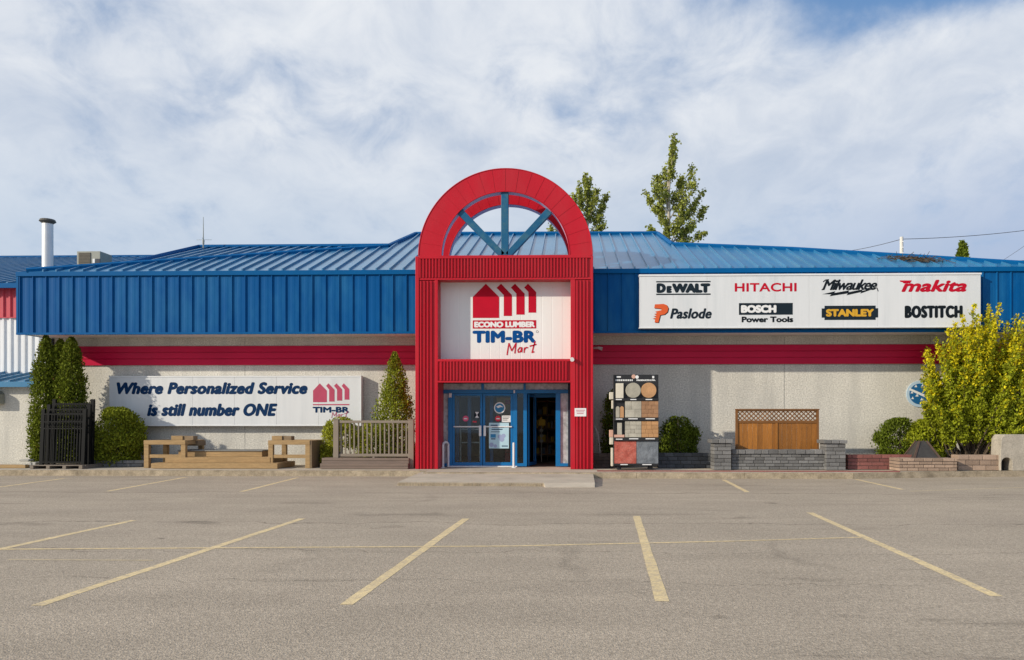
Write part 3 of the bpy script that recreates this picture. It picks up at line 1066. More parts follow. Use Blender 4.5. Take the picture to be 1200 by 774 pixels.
# third leaf, swung inwards
mb = MB()
hx = gx(618, DY + .1)
ang = math.radians(78)
zt, zb = gz(462, DY), gz(546.3, DY)
ux, uy = math.cos(ang), math.sin(ang)


def swung(s0, s1, z0, z1, t0=-.022, t1=.022):
    q = []
    for s_, t_ in ((s0, t0), (s1, t0), (s1, t1), (s0, t1)):
        q.append((hx + .03 + ux * s_ - uy * t_, DY + .13 + uy * s_ + ux * t_))
    return q


def swung_box(mb, s0, s1, z0, z1, t0=-.022, t1=.022):
    mb.plan(swung(s0, s1, z0, z1, t0, t1), z0, z1)


for s0, s1, z0, z1 in ((0, .09, zb, zt), (.81, .9, zb, zt), (.09, .81, zb, zb + .1), (.09, .81, zt - .07, zt)):
    swung_box(mb, s0, s1, z0, z1)
d3 = mb.build('door', m_frame, shop)
d3['label'] = 'third door leaf standing open, swung into the dark shop'
mb = MB()
swung_box(mb, .09, .81, zb + .1, zt - .07, -.003, .003)
mb.build('glass_pane', m_glass, d3)
mb = MB()
swung_box(mb, .78, .84, 1.0, 1.35, .03, .06)
mb.build('handle', m_chrome, d3)

# stickers on the glass
def disc_px(mb, cx, cy, r, Y, y0, y1, m=0):
    c = at(cx, cy, Y)
    rr = r * (at(cx + 1, cy, Y).x - at(cx, cy, Y).x)
    mb.disc(c.x, c.z, rr, y0, y1, m)


GY = DY + .030
mb = MB()
disc_px(mb, 545.7, 490.8, 3.4, GY, GY - .001, GY)
mb.pbox(543.7, 490.2, 547.7, 491.6, GY - .0015, GY - .0012, 1)
mb.build('sticker', [m_stk_pink, m_ink_white], d1)
mb = MB()
mb.pbox(555.9, 482.6, 561.8, 490.2, GY - .001, GY)
mb.ppoly([(556.5, 483), (561.4, 483), (559, 486.6)], GY - .002, GY - .0015, 1)
mb.ppoly([(559, 486.6), (561.4, 489.8), (556.5, 489.8)], GY - .002, GY - .0015, 1)
mb.build('sticker', [m_ink_slate, m_ink_white], d1)
mb = MB()
mb.pbox(554, 493.6, 558.6, 495.3, GY - .001, GY)
mb.build('sticker', m_stk_red, d1)
mb = MB()
disc_px(mb, 585.5, 478.3, 6.6, GY, GY - .001, GY, 0)
disc_px(mb, 585.5, 478.3, 5.4, GY, GY - .002, GY - .0015, 1)
mb.ppoly([(581.5, 476.5), (586, 474.8), (590, 477.5), (587, 477.2), (583.5, 478.6)], GY - .003, GY - .0025, 0)
mb.build('sticker', [m_ink_white, m_stk_blue], d2)
mb = MB()
disc_px(mb, 583.6, 490.8, 3.4, GY, GY - .001, GY)
mb.pbox(581.7, 490.2, 585.6, 491.6, GY - .0015, GY - .0012, 1)
mb.build('sticker', [m_stk_red, m_ink_white], d2)
mb = MB()
mb.pbox(588, 487.3, 598.4, 495, GY - .001, GY)
for k in range(3):
    mb.pbox(589.2, 488.6 + k * 1.8, 597.2 - k * 1.3, 489.3 + k * 1.8, GY - .0016, GY - .0012, 1)
mb.build('notice', [m_ink_white, m_ink_slate], d2)
pm = MB()
pyy = DY - .008
pm.pbox(573, 495.7, 596.4, 525.8, pyy - .003, pyy, 0)
for x0, y0, x1, y1, mm in ((575, 498, 583, 499.2, 1), (576.5, 500.6, 590.5, 501.7, 1), (576, 502.9, 589, 504, 1), (575.5, 506, 586, 506.7, 1),
                           (574.8, 509, 581, 513.2, 2), (575.4, 514, 580.6, 515.2, 1), (588, 522.4, 595.2, 523.6, 1)):
    pm.pbox(x0, y0, x1, y1, pyy - .004, pyy - .0032, mm)
for cx, cy, r_ in ((586, 512, 2.6), (590, 511, 2.5), (588, 515, 3.0), (576, 521.5, 2.6), (580.5, 523, 2.0)):
    disc_px(pm, cx, cy, r_, pyy, pyy - .0045 - r_ * .0001, pyy - .0033, 3)
solo(pm, 'poster', [m_poster, m_ink_navy, m_stk_blue, M('poster_lilac', (0.30, 0.36, 0.55), .5)], at(584, 525.8, DY), 'pale blue paper poster taped on the right glass door', 'poster')

# interior room
mb = MB()
mb.box(OX0 - .38, OX1 + .38, DY + .2, 30, ZS - .01, ZS + .0)
mb.box(OX0 - 2.4, OX0 - 2.3, WY + .3, 30, ZS, 3.4)
mb.box(OX1 + 2.3, OX1 + 2.4, WY + .3, 30, ZS, 3.4)
mb.box(OX0 - 2.4, OX1 + 2.4, 30, 30.1, ZS, 3.4)
mb.box(OX0 - 2.4, OX1 + 2.4, WY + .3, 30.1, 3.4, 3.5)
mb.box(OX0 - 2.4, OX1 + 2.4, WY + .26, 30.1, ZS - .03, ZS - .012)
mb.build('interior', m_dark, shop)
# inner vestibule frames
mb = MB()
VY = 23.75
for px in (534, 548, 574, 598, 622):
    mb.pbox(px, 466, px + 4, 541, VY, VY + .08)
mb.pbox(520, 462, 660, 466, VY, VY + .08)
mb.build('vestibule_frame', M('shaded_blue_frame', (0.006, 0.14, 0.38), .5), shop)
mb = MB()
mb.pbox(582, 466, 600.5, 487, 23.5, 23.53, 0)
mb.pbox(592, 469, 598, 474, 23.49, 23.499, 1)
mb.pbox(584, 480, 590, 486, 23.49, 23.499, 2)
solo(mb, 'notice_board', [M('tan_board', (.42, .22, .06), .7), m_redbox, m_ink_navy], at(591, 487, 23.5), 'tan notice board inside, behind right glass door', 'notice board')
mb = MB()
mb.pbox(541, 502.5, 563, 504, 24.05, 24.1)
mb.pbox(539, 518, 562, 519.5, 24.05, 24.1)
mb.pbox(539, 502, 540.5, 541, 24.05, 24.1)
mb.pbox(561.5, 502, 563, 541, 24.05, 24.1)
solo(mb, 'cart_rack', [m_chrome], at(551, 541, 24.05), 'pale metal rail rack inside, behind left glass door', 'rack')
sh = thing('shelving_unit', at(645, 541, 27.0), 'dark wooden shelving with goods inside the open doorway', 'shelf')
mb = MB()
for py in (470, 486, 502, 518, 532):
    mb.pbox(618, py, 664, py + 1.5, 27.0, 27.5)
mb.pbox(618, 468, 619.5, 541, 27, 27.5)
mb.pbox(641, 468, 642, 541, 27, 27.5)
mb.pbox(662.5, 468, 664, 541, 27, 27.5)
mb.build('shelf_frame', m_brown, sh)
for row in (486, 502, 518, 532):
    x = 620
    while x < 660:
        ww = rnd.uniform(2, 5)
        if rnd.random() < .8:
            MB().pbox(x, row - rnd.uniform(5, 11), x + ww, row, 27.1, 27.4).build('carton', rnd.choice([m_brown, m_yellowbox, m_smp_slate]), sh)
        x += ww + .8
mb = MB()
mb.pbox(631, 492, 639, 499, 25.6, 25.7)
mb.ppoly([(632, 492), (634.5, 488), (635.5, 492)], 25.62, 25.66)
solo(mb, 'hanging_sign', [m_yellowbox], at(635, 499, 25.6), 'small yellow sign hanging inside the open doorway', 'sign')
mb = MB()
for cy in (504.8, 510.8, 517):
    disc_px(mb, 634.5, cy, 2.0, 25.9, 25.88, 25.92)
mb.pbox(634, 500, 635, 541, 25.92, 25.94)
solo(mb, 'display_stand', [m_smp_grey], at(634.5, 541, 25.9), 'slim stand with three pale discs in the dark doorway', 'display')
mb = MB()
mb.pbox(591.5, 527.5, 598, 529.5, 24.0, 24.3)
mb.pbox(591.5, 530.5, 598, 541.5, 24.0, 24.3)
solo(mb, 'red_bin', [m_redbox], at(595, 541.5, 24.0), 'red plastic bin behind the right glass door', 'bin')

# guard posts by the doors
for pts, lab in (((521.0, 518.5, 547.8, True), 'white pipe guard hoop left of the glass doors'),
                 ((602.0, 518.8, 547.6, False), 'straight white guard post between glass doors and open doorway')):
    px, pt, pb, hoop = pts
    gy = DY - .32
    a, b = at(px, pb, gy), at(px, pt, gy)
    mb = MB()
    if hoop:
        x0, x1 = gx(519.2, gy), gx(523.4, gy)
        path = [(x0, gy, ZS), (x0, gy, b.z - .08)] + [((x0 + x1) / 2 - math.cos(t) * (x1 - x0) / 2, gy + .1 * t, b.z - .08 + math.sin(t) * .08) for t in (.5, 1.0, 1.57, 2.1, 2.6)] + [(x1, gy + .31, b.z - .08), (x1, gy + .31, ZS)]
        mb.tube(path, .036, 10)
        mb.box(x0 - .06, x0 + .06, gy - .06, gy + .06, ZS - .02, ZS + .012)
    else:
        mb.tube([(a.x, gy, ZS), (a.x, gy, b.z - .02), (a.x, gy, b.z)], [.034, .034, .02], 12)
        mb.box(a.x - .06, a.x + .06, gy - .06, gy + .06, ZS - .02, ZS + .012)
    solo(mb, 'guard_post', [m_chrome], (a.x, gy, ZS), lab, 'guard post', smooth=False)

# plaque, lamps
mb = MB()
mb.pbox(673.4, 478.6, 687, 488.2, PY - .035, PY - .021, 0)
for k in range(3):
    mb.pbox(675 + k * .4, 480.6 + k * 2, 685.4 - k * .8, 481.3 + k * 2, PY - .037, PY - .0355, 1)
solo(mb, 'notice_plate', [m_ink_white, m_ink_pink], at(680, 488.2, PY), 'small white notice plate on the right red pillar', 'sign')
mb = MB()
c = at(670.5, 421.0, PY - .02)
mb.tube([c + Vector((0, .04, 0)), c + Vector((0, -.05, 0)), c + Vector((0, -.16, -.03))], [.03, .05, .06], 10)
solo(mb, 'spot_lamp', [m_chrome], c, 'tiny spot lamp at lower right corner of the entrance sign', 'lamp')
mb = MB()
c = at(701, 409, WY - .08)
mb.tube([c + Vector((-.2, .06, .03)), c + Vector((0, -.1, .02)), c + Vector((.12, -.12, -.02))], [.035, .045, .06], 8)
solo(mb, 'wall_lamp', [m_chrome], c, 'small white wall lamp on red band right of portal', 'lamp')

# ================================================================== SIGNS
SGY = FY - .22
bs = thing('brand_sign', at(950, 385, SGY), 'long white sign with eight tool makers\' logos on blue fascia', 'sign')
mb = MB()
a, b = at(749.5, 384.3, SGY), at(1149.3, 320.8, SGY)
for k in range(10):
    mb.box(a.x + (b.x - a.x) * k / 10 + .002, a.x + (b.x - a.x) * (k + 1) / 10 - .002, SGY, FY - .03, a.z, b.z)
mb.box(a.x + .01, b.x - .01, SGY + .012, FY - .026, a.z + .01, b.z - .01)
mb.build('sign_panel', m_signwhite, bs, bevel=.003)
mb = MB()
mb.box(a.x - .015, b.x + .015, SGY - .02, FY - .03, b.z - .03, b.z + .02)
mb.box(a.x - .015, b.x + .015, SGY - .015, FY - .03, a.z - .02, a.z + .012)
mb.build('sign_edge', m_white, bs)
L1 = lambda x, y: (740 + x / 5.4545, 310 + y / 5.4545)
L2 = lambda x, y: (940 + x / 5.4545, 310 + y / 5.4545)


def logo(name, mats, fn, parent):
    mb = MB()
    fn(mb)
    return mb.build(name, mats, parent)


def T(mb, f, text, x0, y0, x1, y1, Y=SGY, **kw):
    p, q = f(x0, y0), f(x1, y1)
    lettering(mb, text, p[0], p[1], q[0], q[1], Y, **kw)


def PB(mb, f, x0, y0, x1, y1, Y, d0, d1, m=0):
    p, q = f(x0, y0), f(x1, y1)
    mb.pbox(p[0], p[1], q[0], q[1], Y - d0, Y - d1, m)


def dewalt(mb):
    PB(mb, L1, 158, 108, 506, 114, SGY, .003, .0005)
    PB(mb, L1, 158, 188, 506, 195, SGY, .003, .0005)
    T(mb, L1, 'D', 160, 121, 220, 184, bold=.036)
    T(mb, L1, 'E', 224, 138, 258, 184, bold=.030)
    T(mb, L1, 'WALT', 258, 121, 504, 184, bold=.038)


logo('lettering', [m_ink_slate], dewalt, bs)
logo('lettering', [m_ink_red], lambda mb: T(mb, L1, 'HITACHI', 660, 118, 1055, 176, bold=.012, spacing=1.05), bs)
logo('lettering', [m_ink_slate], lambda mb: T(mb, L1, 'Paslode', 246, 281, 513, 349, bold=.018, shear=.25, spacing=1.05), bs)


def pas(mb):
    q = [(150, 256), (205, 253), (225, 260), (236, 280), (230, 305), (212, 320), (184, 325), (172, 372), (148, 371), (152, 349), (134, 346),
         (156, 342), (156, 335), (140, 332), (158, 328), (158, 321), (144, 318), (160, 314), (162, 306), (150, 303), (164, 299), (190, 294), (192, 284), (145, 280)]
    mb.ppoly([L1(*p) for p in q], SGY - .004, SGY - .0005, 0)
    mb.ppoly([L1(*p) for p in [(x + 5, y + 4) for x, y in q]], SGY - .0028, SGY - .0004, 1)


logo('logo', [m_ink_orange, m_ink_black], pas, bs)


def bosch(mb):
    PB(mb, L1, 687, 248, 1031, 322, SGY, .003, .0005)


bo = logo('logo', [m_ink_slate], bosch, bs)
logo('lettering', [m_ink_white], lambda mb: T(mb, L1, 'BOSCH', 700, 260, 926, 311, Y=SGY - .003, bold=.024), bs)
logo('lettering', [m_ink_black], lambda mb: T(mb, L1, 'Power Tools', 704, 333, 1034, 372, bold=.014), bs)


def milw(mb):
    T(mb, L2, 'Milwaukee', 128, 96, 480, 166, bold=.014, shear=.42, spacing=.88)
    ribbon(mb, [L2(*p) for p in ((135, 112), (150, 100), (170, 98))], .03, SGY)
    ribbon(mb, [L2(*p) for p in ((126, 164), (140, 150), (152, 128))], .03, SGY)
    ribbon(mb, [L2(*p) for p in ((452, 146), (478, 152), (486, 172))], .025, SGY)
    q = [(130, 191), (212, 172), (206, 183), (302, 166), (296, 178), (388, 160), (382, 170), (476, 150), (372, 187), (378, 177), (284, 198), (292, 186), (176, 204), (186, 192)]
    mb.ppoly([L2(*p) for p in q], SGY - .0035, SGY - .0005)


logo('lettering', [m_ink_black], milw, bs)


def stan(mb):
    PB(mb, L2, 143, 265, 470, 355, SGY, .0030, .0005)
    PB(mb, L2, 125, 282, 486, 340, SGY, .0026, .0004)


logo('logo', [m_ink_slate], stan, bs)
logo('lettering', [m_ink_gold], lambda mb: T(mb, L2, 'STANLEY', 152, 285, 459, 335, Y=SGY - .003, bold=.022), bs)


def mak(mb):
    T(mb, L2, 'makita', 634, 98, 1052, 178, bold=.026, shear=.30)
    mb.ppoly([L2(*p) for p in ((623, 103), (700, 103), (690, 122), (650, 122), (640, 114), (628, 112))], SGY - .0035, SGY - .0005)


logo('lettering', [m_ink_red], mak, bs)
logo('lettering', [m_ink_black], lambda mb: T(mb, L2, 'BOSTITCH', 655, 262, 1026, 345, bold=.032, spacing=1.18), bs)

# banner on the left wall
BY = WY - .27
bn = thing('banner_sign', at(275, 499, BY), 'white slogan banner with navy italic lettering on left stucco wall', 'sign')
mb = MB()
a, b = at(128, 498.8, BY), at(422.8, 441.2, BY)
for k in range(6):
    mb.box(a.x + (b.x - a.x) * k / 6 + .002, a.x + (b.x - a.x) * (k + 1) / 6 - .002, BY, WY - .024, a.z, b.z)
mb.box(a.x + .01, b.x - .01, BY + .012, WY - .02, a.z + .01, b.z - .01)
mb.build('sign_panel', m_signwhite, bn, bevel=.003)
mb = MB()
mb.box(a.x - .012, b.x + .012, BY - .012, WY - .03, b.z - .02, b.z + .018)
mb.box(a.x - .012, b.x + .012, BY - .012, WY - .03, a.z - .018, a.z + .015)
mb.box(b.x - .012, b.x + .014, BY - .010, WY - .03, a.z + .015, b.z - .02)
mb.build('sign_edge', m_white, bn)
LB = lambda x, y: (120 + x / 3.75, 430 + y / 3.75)
logo('lettering', [m_ink_navy], lambda mb: T(mb, LB, 'Where Personalized Service', 62, 67, 902, 122, Y=BY, bold=.033, shear=.24, spacing=1.07), bn)
logo('lettering', [m_ink_navy], lambda mb: T(mb, LB, 'is still number ONE', 196, 161, 769, 218, Y=BY, bold=.033, shear=.24, spacing=1.07), bn)
LG = lambda x, y: (230 + x / 4.444, 400 + y / 4.444)


def house_logo(mb, f, polys, Y, m=0):
    for q in polys:
        mb.ppoly([f(*p) for p in q], Y - .004, Y - .0005, m)


def small_logo(mb):
    house_logo(mb, LG, [[(608, 318), (608, 258), (643, 220), (680, 258), (680, 318)],
                        [(676, 233), (688, 220), (720, 253), (720, 315), (692, 315), (692, 253)],
                        [(717, 233), (730, 220), (760, 252), (760, 310), (733, 310), (733, 252)],
                        [(757, 233), (768, 220), (797, 250), (797, 305), (772, 305), (772, 252)]], BY)
    PB(mb, LG, 607, 328, 797, 334, BY, .003, .0005)


logo('logo', [m_ink_pink], small_logo, bn)
logo('lettering', [m_ink_navy], lambda mb: T(mb, LG, 'TIM-BR', 606, 342, 797, 373, Y=BY, bold=.017), bn)
MART = [[(458, 705), (466, 650), (475, 600), (500, 668), (540, 598), (533, 650), (528, 690)],
        [(592, 640), (572, 640), (556, 662), (560, 682), (578, 676), (594, 642), (590, 680)],
        [(612, 684), (616, 640), (616, 655), (630, 638), (646, 640)],
        [(712, 584), (696, 635), (684, 684), (702, 676)], [(664, 626), (722, 610)]]


def mart(mb, f, Y, w):
    for s_ in MART:
        ribbon(mb, [f(*p) for p in s_], w, Y)


logo('lettering', [m_ink_pink], lambda mb: mart(mb, lambda x, y: LG(705 + (x - 458) * .32, 370 + (y - 598) * .28), BY - .004, .016), bn)

# entrance sign in the portal recess: profiled white sheet
es = thing('entrance_sign', at(591, 420, SY), 'square white sign with red house logo in the entrance portal', 'sign')
mb = MB()
a, b = at(512, 421.5, SY), at(669, 327, SY)
x = a.x
ribbed(mb, a.x, b.x, a.z, b.z, SY + .012, .305, .0025, .27, .010)
mb.box(a.x, b.x, SY + .016, SY + .028, a.z, b.z)
mb.build('sign_panel', m_signpanel, es)
LE = lambda x, y: (535 + x / 7.736, 325 + y / 7.736)
EY = SY + .008
logo('logo', [m_ink_red], lambda mb: (house_logo(mb, LE, [
    [(147, 370), (147, 180), (266, 60), (386, 180), (386, 370)],
    [(363, 97), (404, 60), (502, 163), (502, 352), (428, 352), (428, 163)],
    [(493, 95), (530, 60), (617, 150), (617, 340), (542, 340), (542, 150)],
    [(613, 95), (648, 60), (722, 135), (722, 322), (652, 322), (652, 135)]], EY), PB(mb, LE, 147, 392, 722, 465, EY, .004, .0005)), es)
logo('lettering', [m_ink_white], lambda mb: T(mb, LE, 'ECONO LUMBER', 160, 402, 711, 457, Y=EY - .004, bold=.017), es)
logo('lettering', [m_ink_blue], lambda mb: T(mb, LE, 'TIM-BR', 145, 484, 720, 597, Y=EY, bold=.034, spacing=1.06), es)
logo('lettering', [m_ink_red], lambda mb: mart(mb, LE, EY - .004, .035), es)


def reg(mb):
    c = [LE(732 + 10 * math.cos(t * math.pi / 6), 495 + 10 * math.sin(t * math.pi / 6)) for t in range(13)]
    ribbon(mb, c, .008, EY)


logo('logo', [m_ink_slate], reg, es)

# round crest on the right wall
rs = thing('round_sign', at(1077, 477, WY), 'round pale blue sign on the wall half hidden by yellow shrub', 'sign')
mb = MB()
disc_px(mb, 1077.5, 462, 15.6, WY, WY - .03, WY - .002)
mb.build('sign_ring', M('pale_blue_enamel', (.45, .60, .74), .5, .06), rs)
mb = MB()
disc_px(mb, 1077.5, 462, 12.4, WY, WY - .034, WY - .031, 0)
mb.ppoly([(1065.4, 457.5), (1066.2, 455), (1089, 465), (1088, 467.6)], WY - .037, WY - .0345, 1)
for x, y, r_ in ((1073.2, 452.6, 1.7), (1081, 451.8, 1.4), (1068.6, 460, 1.6), (1069.4, 466.6, 1.6), (1074.6, 463.4, 1.9), (1080, 468, 1.7), (1086, 470, 1.4)):
    mb.ppoly([(x - r_, y + r_ * .8), (x + r_, y + r_ * .8), (x + r_ * .2, y - r_)], WY - .037, WY - .0345, 1)
mb.build('sign_disc', [M('deep_blue_enamel', (.012, .12, .30), .5, .06), m_ink_white], rs)

# ================================================================== ANNEX at the left
AY, AW = 26.0, 24.45
an = thing('annex_building', (gx(20, 26), AW, 0), 'annex with white and red metal cladding and blue roof, far left', 'building')
X0a = -34.0
xj = WX0 - .01
mb = MB()
mb.box(X0a, xj, AW, AW + .25, 0, gz(447, AW, 20))
mb.build('wall', m_stucco, an)
zc0, zc1, zc2 = gz(437.5, AY, 20), gz(373, AY, 20), gz(336, AY, 20)
mb = MB()
mb.box(X0a, xj, AY + .034, AY + .05, zc0 - .3, zc1)
ribbed(mb, X0a, xj, zc0 - .1, zc1, AY + .03, .245, .045, .06, .03)
mb.build('white_cladding', m_white, an)
mb = MB()
mb.box(X0a, xj, AY + .005, AY + .05, zc1, zc2)
ribbed(mb, X0a, xj, zc1 + .03, zc2, AY, .245, .045, .06, .03)
mb.box(X0a, xj, AY - .05, AY, zc1, zc1 + .03)
mb.build('red_cladding', M('pale_red_steel', (.50, .045, .075), .5, .1, 2), an)
# lean-to canopy roof
zc_e = gz(448, AW - .25, 20)
mb = MB()
ya, yb, za, zb_ = AW - .25, AY + .02, zc_e, zc0
mb.add([(X0a, ya, za), (xj, ya, za), (xj, yb, zb_), (X0a, yb, zb_), (X0a, ya, za - .06), (xj, ya, za - .06), (xj, yb, zb_ - .06), (X0a, yb, zb_ - .06)],
       [(0, 1, 2, 3), (7, 6, 5, 4), (4, 5, 1, 0), (5, 6, 2, 1), (7, 4, 0, 3)])
x = xj - .2
while x > X0a + .1:
    q = [(x - .025, ya, za), (x + .025, ya, za), (x + .025, yb, zb_), (x - .025, yb, zb_)]
    mb.add([(p[0], p[1], p[2] + .07) for p in q] + q, [(0, 1, 2, 3), (4, 5, 1, 0), (5, 6, 2, 1), (7, 4, 0, 3)])
    x -= .5
mb.box(X0a, xj, ya - .04, ya, za - .16, za + .01)
mb.build('canopy_roof', m_roof, an)
# main roof of the annex
ry1 = 36.0
ze_, zr_ = gz(333, AY - .3, 20), gz(302.5, ry1, 60)
xr = gx(330, ry1)
mb = MB()
mb.add([(X0a, AY - .3, ze_), (xj + .1, AY - .3, ze_), (xj + .1, ry1, zr_), (X0a, ry1, zr_)], [(0, 1, 2, 3)])
ks = (zr_ - ze_) / (ry1 - AY + .3)
zmid = ze_ + ks * 2.3
mb.add([(xj + .1, AY + 2, zmid), (xr, AY + 2, zmid), (xr, ry1, zr_), (xj + .1, ry1, zr_)], [(0, 1, 2, 3)])
mb.add([(X0a, ry1, zr_), (xr, ry1, zr_), (xr, ry1 + 8, zr_ - 3), (X0a, ry1 + 8, zr_ - 3)], [(0, 1, 2, 3)])
x = X0a + .2
while x < xr - .1:
    y0 = AY - .3 if x < xj else AY + 2
    q = [(x - .03, y0, ze_ + ks * (y0 - AY + .3)), (x + .03, y0, ze_ + ks * (y0 - AY + .3)), (x + .03, ry1, zr_), (x - .03, ry1, zr_)]
    mb.add([(p[0], p[1], p[2] + .07) for p in q] + q, [(0, 1, 2, 3), (4, 5, 1, 0), (5, 6, 2, 1), (7, 4, 0, 3)])
    x += .42
mb.build('roof', m_roof, an)
mb = MB()
mb.box(X0a, xj + .1, AY - .36, AY - .3, ze_ - .14, ze_ + .02)
mb.build('roof_trim', m_bluetrim, an)
mb = MB()
mb.box(X0a, xr, ry1 - .1, ry1 + .1, zr_ - .02, zr_ + .1)
mb.build('ridge_cap', m_bluetrim, an)
mb = MB()
mb.box(X0a, xj, AY - .29, AY, zc2 - .01, zc2 + .02)
mb.build('eave_soffit', m_bluetrim, an)
mb = MB()
c = at(1.5, 467, AW)
mb.box(c.x - .5, c.x + .12, AW - .3, AW - .004, c.z - .2, c.z + .15)
mb.prism([(c.x - .5, c.z + .15), (c.x + .12, c.z + .15), (c.x + .02, c.z + .24), (c.x - .5, c.z + .24)], AW - .28, AW - .004)
solo(mb, 'wall_light', [m_hvac], at(0, 475, AW), 'grey flood light box on the annex wall, far left', 'lamp', bevel=.03)

# ================================================================== ON THE ROOFS
fp = thing('flue_pipe', at(55.8, 317, 25.0), 'tall white metal flue pipe with dark cap on roof', 'flue pipe')
c0, c1 = at(55.8, 330, 25), at(55.8, 262, 25)
mb = MB()
mb.tube([(c0.x, 25, ZF1 - .32), (c1.x, 25, c1.z)], .165, 24)
mb.build('pipe', m_galv, fp, smooth=False)
mb = MB()
z1_, z2_, z3_ = gz(263, 25), gz(258, 25), gz(252.8, 25)
mb.tube([(c1.x, 25, z1_), (c1.x, 25, z2_)], [.15, .17], 20)
mb.tube([(c1.x, 25, z2_), (c1.x, 25, z2_ + .05), (c1.x, 25, z3_ - .03), (c1.x, 25, z3_)], [.18, .25, .22, .09], 20)
mb.build('cap', m_cap, fp)
hv = thing('air_conditioner', at(106, 312, 26.6), 'grey boxy air conditioning unit standing on annex roof', 'air conditioner')
a, b = at(90, 314, 26.6), at(117.5, 294.5, 26.6)
zr0 = ze_ + ks * (26.6 - AY + .3)
mb = MB()
mb.box(a.x, b.x, 26.6, 27.3, zr0 - .1, b.z)
mb.build('housing', m_hvac, hv, bevel=.015)
mb = MB()
mb.pbox(92, 296.3, 106, 313, 26.585, 26.598)
for k in range(9):
    mb.pbox(92.5, 297 + k * 1.7, 105.5, 297.5 + k * 1.7, 26.572, 26.585)
mb.build('grille', m_grille, hv)
mb = MB()
mb.pbox(108.5, 303.5, 111, 308.5, 26.585, 26.598)
mb.build('label_plate', m_ink_white, hv)
mb = MB()
mb.pbox(112, 303.5, 117, 311, 26.57, 26.598)
mb.build('access_opening', m_darkframe, hv)
mb = MB()
c = at(148.5, 311, 30)
mb.tube([(c.x, 30, c.z - .4), (c.x, 30, gz(306.5, 30))], .07, 10)
solo(mb, 'vent_pipe', [m_white], (c.x, 30, c.z - .4), 'short white vent pipe poking from annex roof', 'vent pipe')
am = thing('antenna', at(238.3, 291, 32.5), 'thin whip antenna with crossed rods on the roof ridge', 'antenna')
mb = MB()
zt_ = gz(252, 32.5)
zb2 = gz(292, 32.5)
c = at(238.3, 280, 32.5)
mb.tube([(c.x, 32.5, zb2 - .2), (c.x, 32.5, zb2 + .55), (c.x, 32.5, zt_)], [.03, .022, .010], 8)
mb.tube([(c.x, 32.5, gz(284, 32.5)), (c.x, 32.5, gz(279.5, 32.5))], .045, 8)
mb.build('mast', m_hvac, am)
for ddx, ddy in ((.32, .1), (-.34, .1), (.1, -.3), (-.1, .34)):
    mb = MB()
    z_ = gz(279, 32.5)
    mb.tube([(c.x, 32.5, z_), (c.x + ddx, 32.5 + ddy, z_ + .02)], .007, 6)
    mb.build('rod', m_hvac, am)
# dead twigs blown on to the right end of the roof
tw = MB()
for k in range(170):
    u = rnd.gauss(.5, .2)
    px = 1030 + 80 * min(max(u, 0), 1)
    hp = 294.3 + (px - 930) * (309.5 - 294.3) / 242
    p = on_roof(px, min(313.5, hp + 2.2 + abs(rnd.gauss(0, 1.6))))
    d = Vector((rnd.gauss(0, 1), rnd.gauss(0, .6), rnd.gauss(.0, .12))).normalized() * rnd.uniform(.08, .3)
    p = p + Vector((0, 0, .05 + rnd.random() * .05))
    tw.tube([p - d, p + d], .008, 4)
solo(tw, 'twig_litter', [m_bark_dark], on_roof(1070, 309), 'dark dead twigs strewn on blue roof at far right', 'twigs')['kind'] = 'stuff'

# ================================================================== BEHIND THE SHOP: pole, wires, trees
PLY = 42.0
c = at(1056.5, 300, PLY)
up = thing('utility_pole', (c.x, PLY, 0), 'pale concrete utility pole top showing above the blue roof', 'pole')
zt_ = gz(278, PLY, 1056)
mb = MB()
mb.tube([(c.x, PLY, 0), (c.x, PLY, zt_)], [.16, .09], 12)
mb.build('shaft', m_pole, up)
for k in range(3):
    MB().tube([(c.x, PLY - .1, zt_ - .3 - k * .3), (c.x + .0, PLY - .2, zt_ - .3 - k * .3)], .03, 8).build('insulator', m_chrome, up)


def wire(p, q, sag, lab, rr=.016):
    mb = MB()
    n = 14
    mb.tube([p.lerp(q, i / n) - Vector((0, 0, sag * 4 * (i / n) * (1 - i / n))) for i in range(n + 1)], rr, 5)
    return solo(mb, 'power_wire', [m_wire], p, lab, 'wire', 'overhead wires behind the roof')


wire(at(1056.5, 280.5, PLY), at(1290, 256, 46), .25, 'overhead wire running from the pale pole up to the right')
wire(at(955, 297.5, 60), at(1056.5, 280.5, PLY), .2, 'overhead wire falling from the pale pole behind roof to left')
wire(at(1174, 306, 44), at(1260, 240, 42), .15, 'steep thin wire rising at the right edge of view', .010)
wire(at(1110, 309, 44), at(1290, 298, 46), .1, 'low wire just over the right end of roof', .014)


def limb_path(p0, p1, bend, n=6):
    p0, p1 = Vector(p0), Vector(p1)
    off = Vector((R.normal(), R.normal(), 0)) * bend
    return [p0.lerp(p1, i / n) + off * math.sin(math.pi * i / n) for i in range(n + 1)]


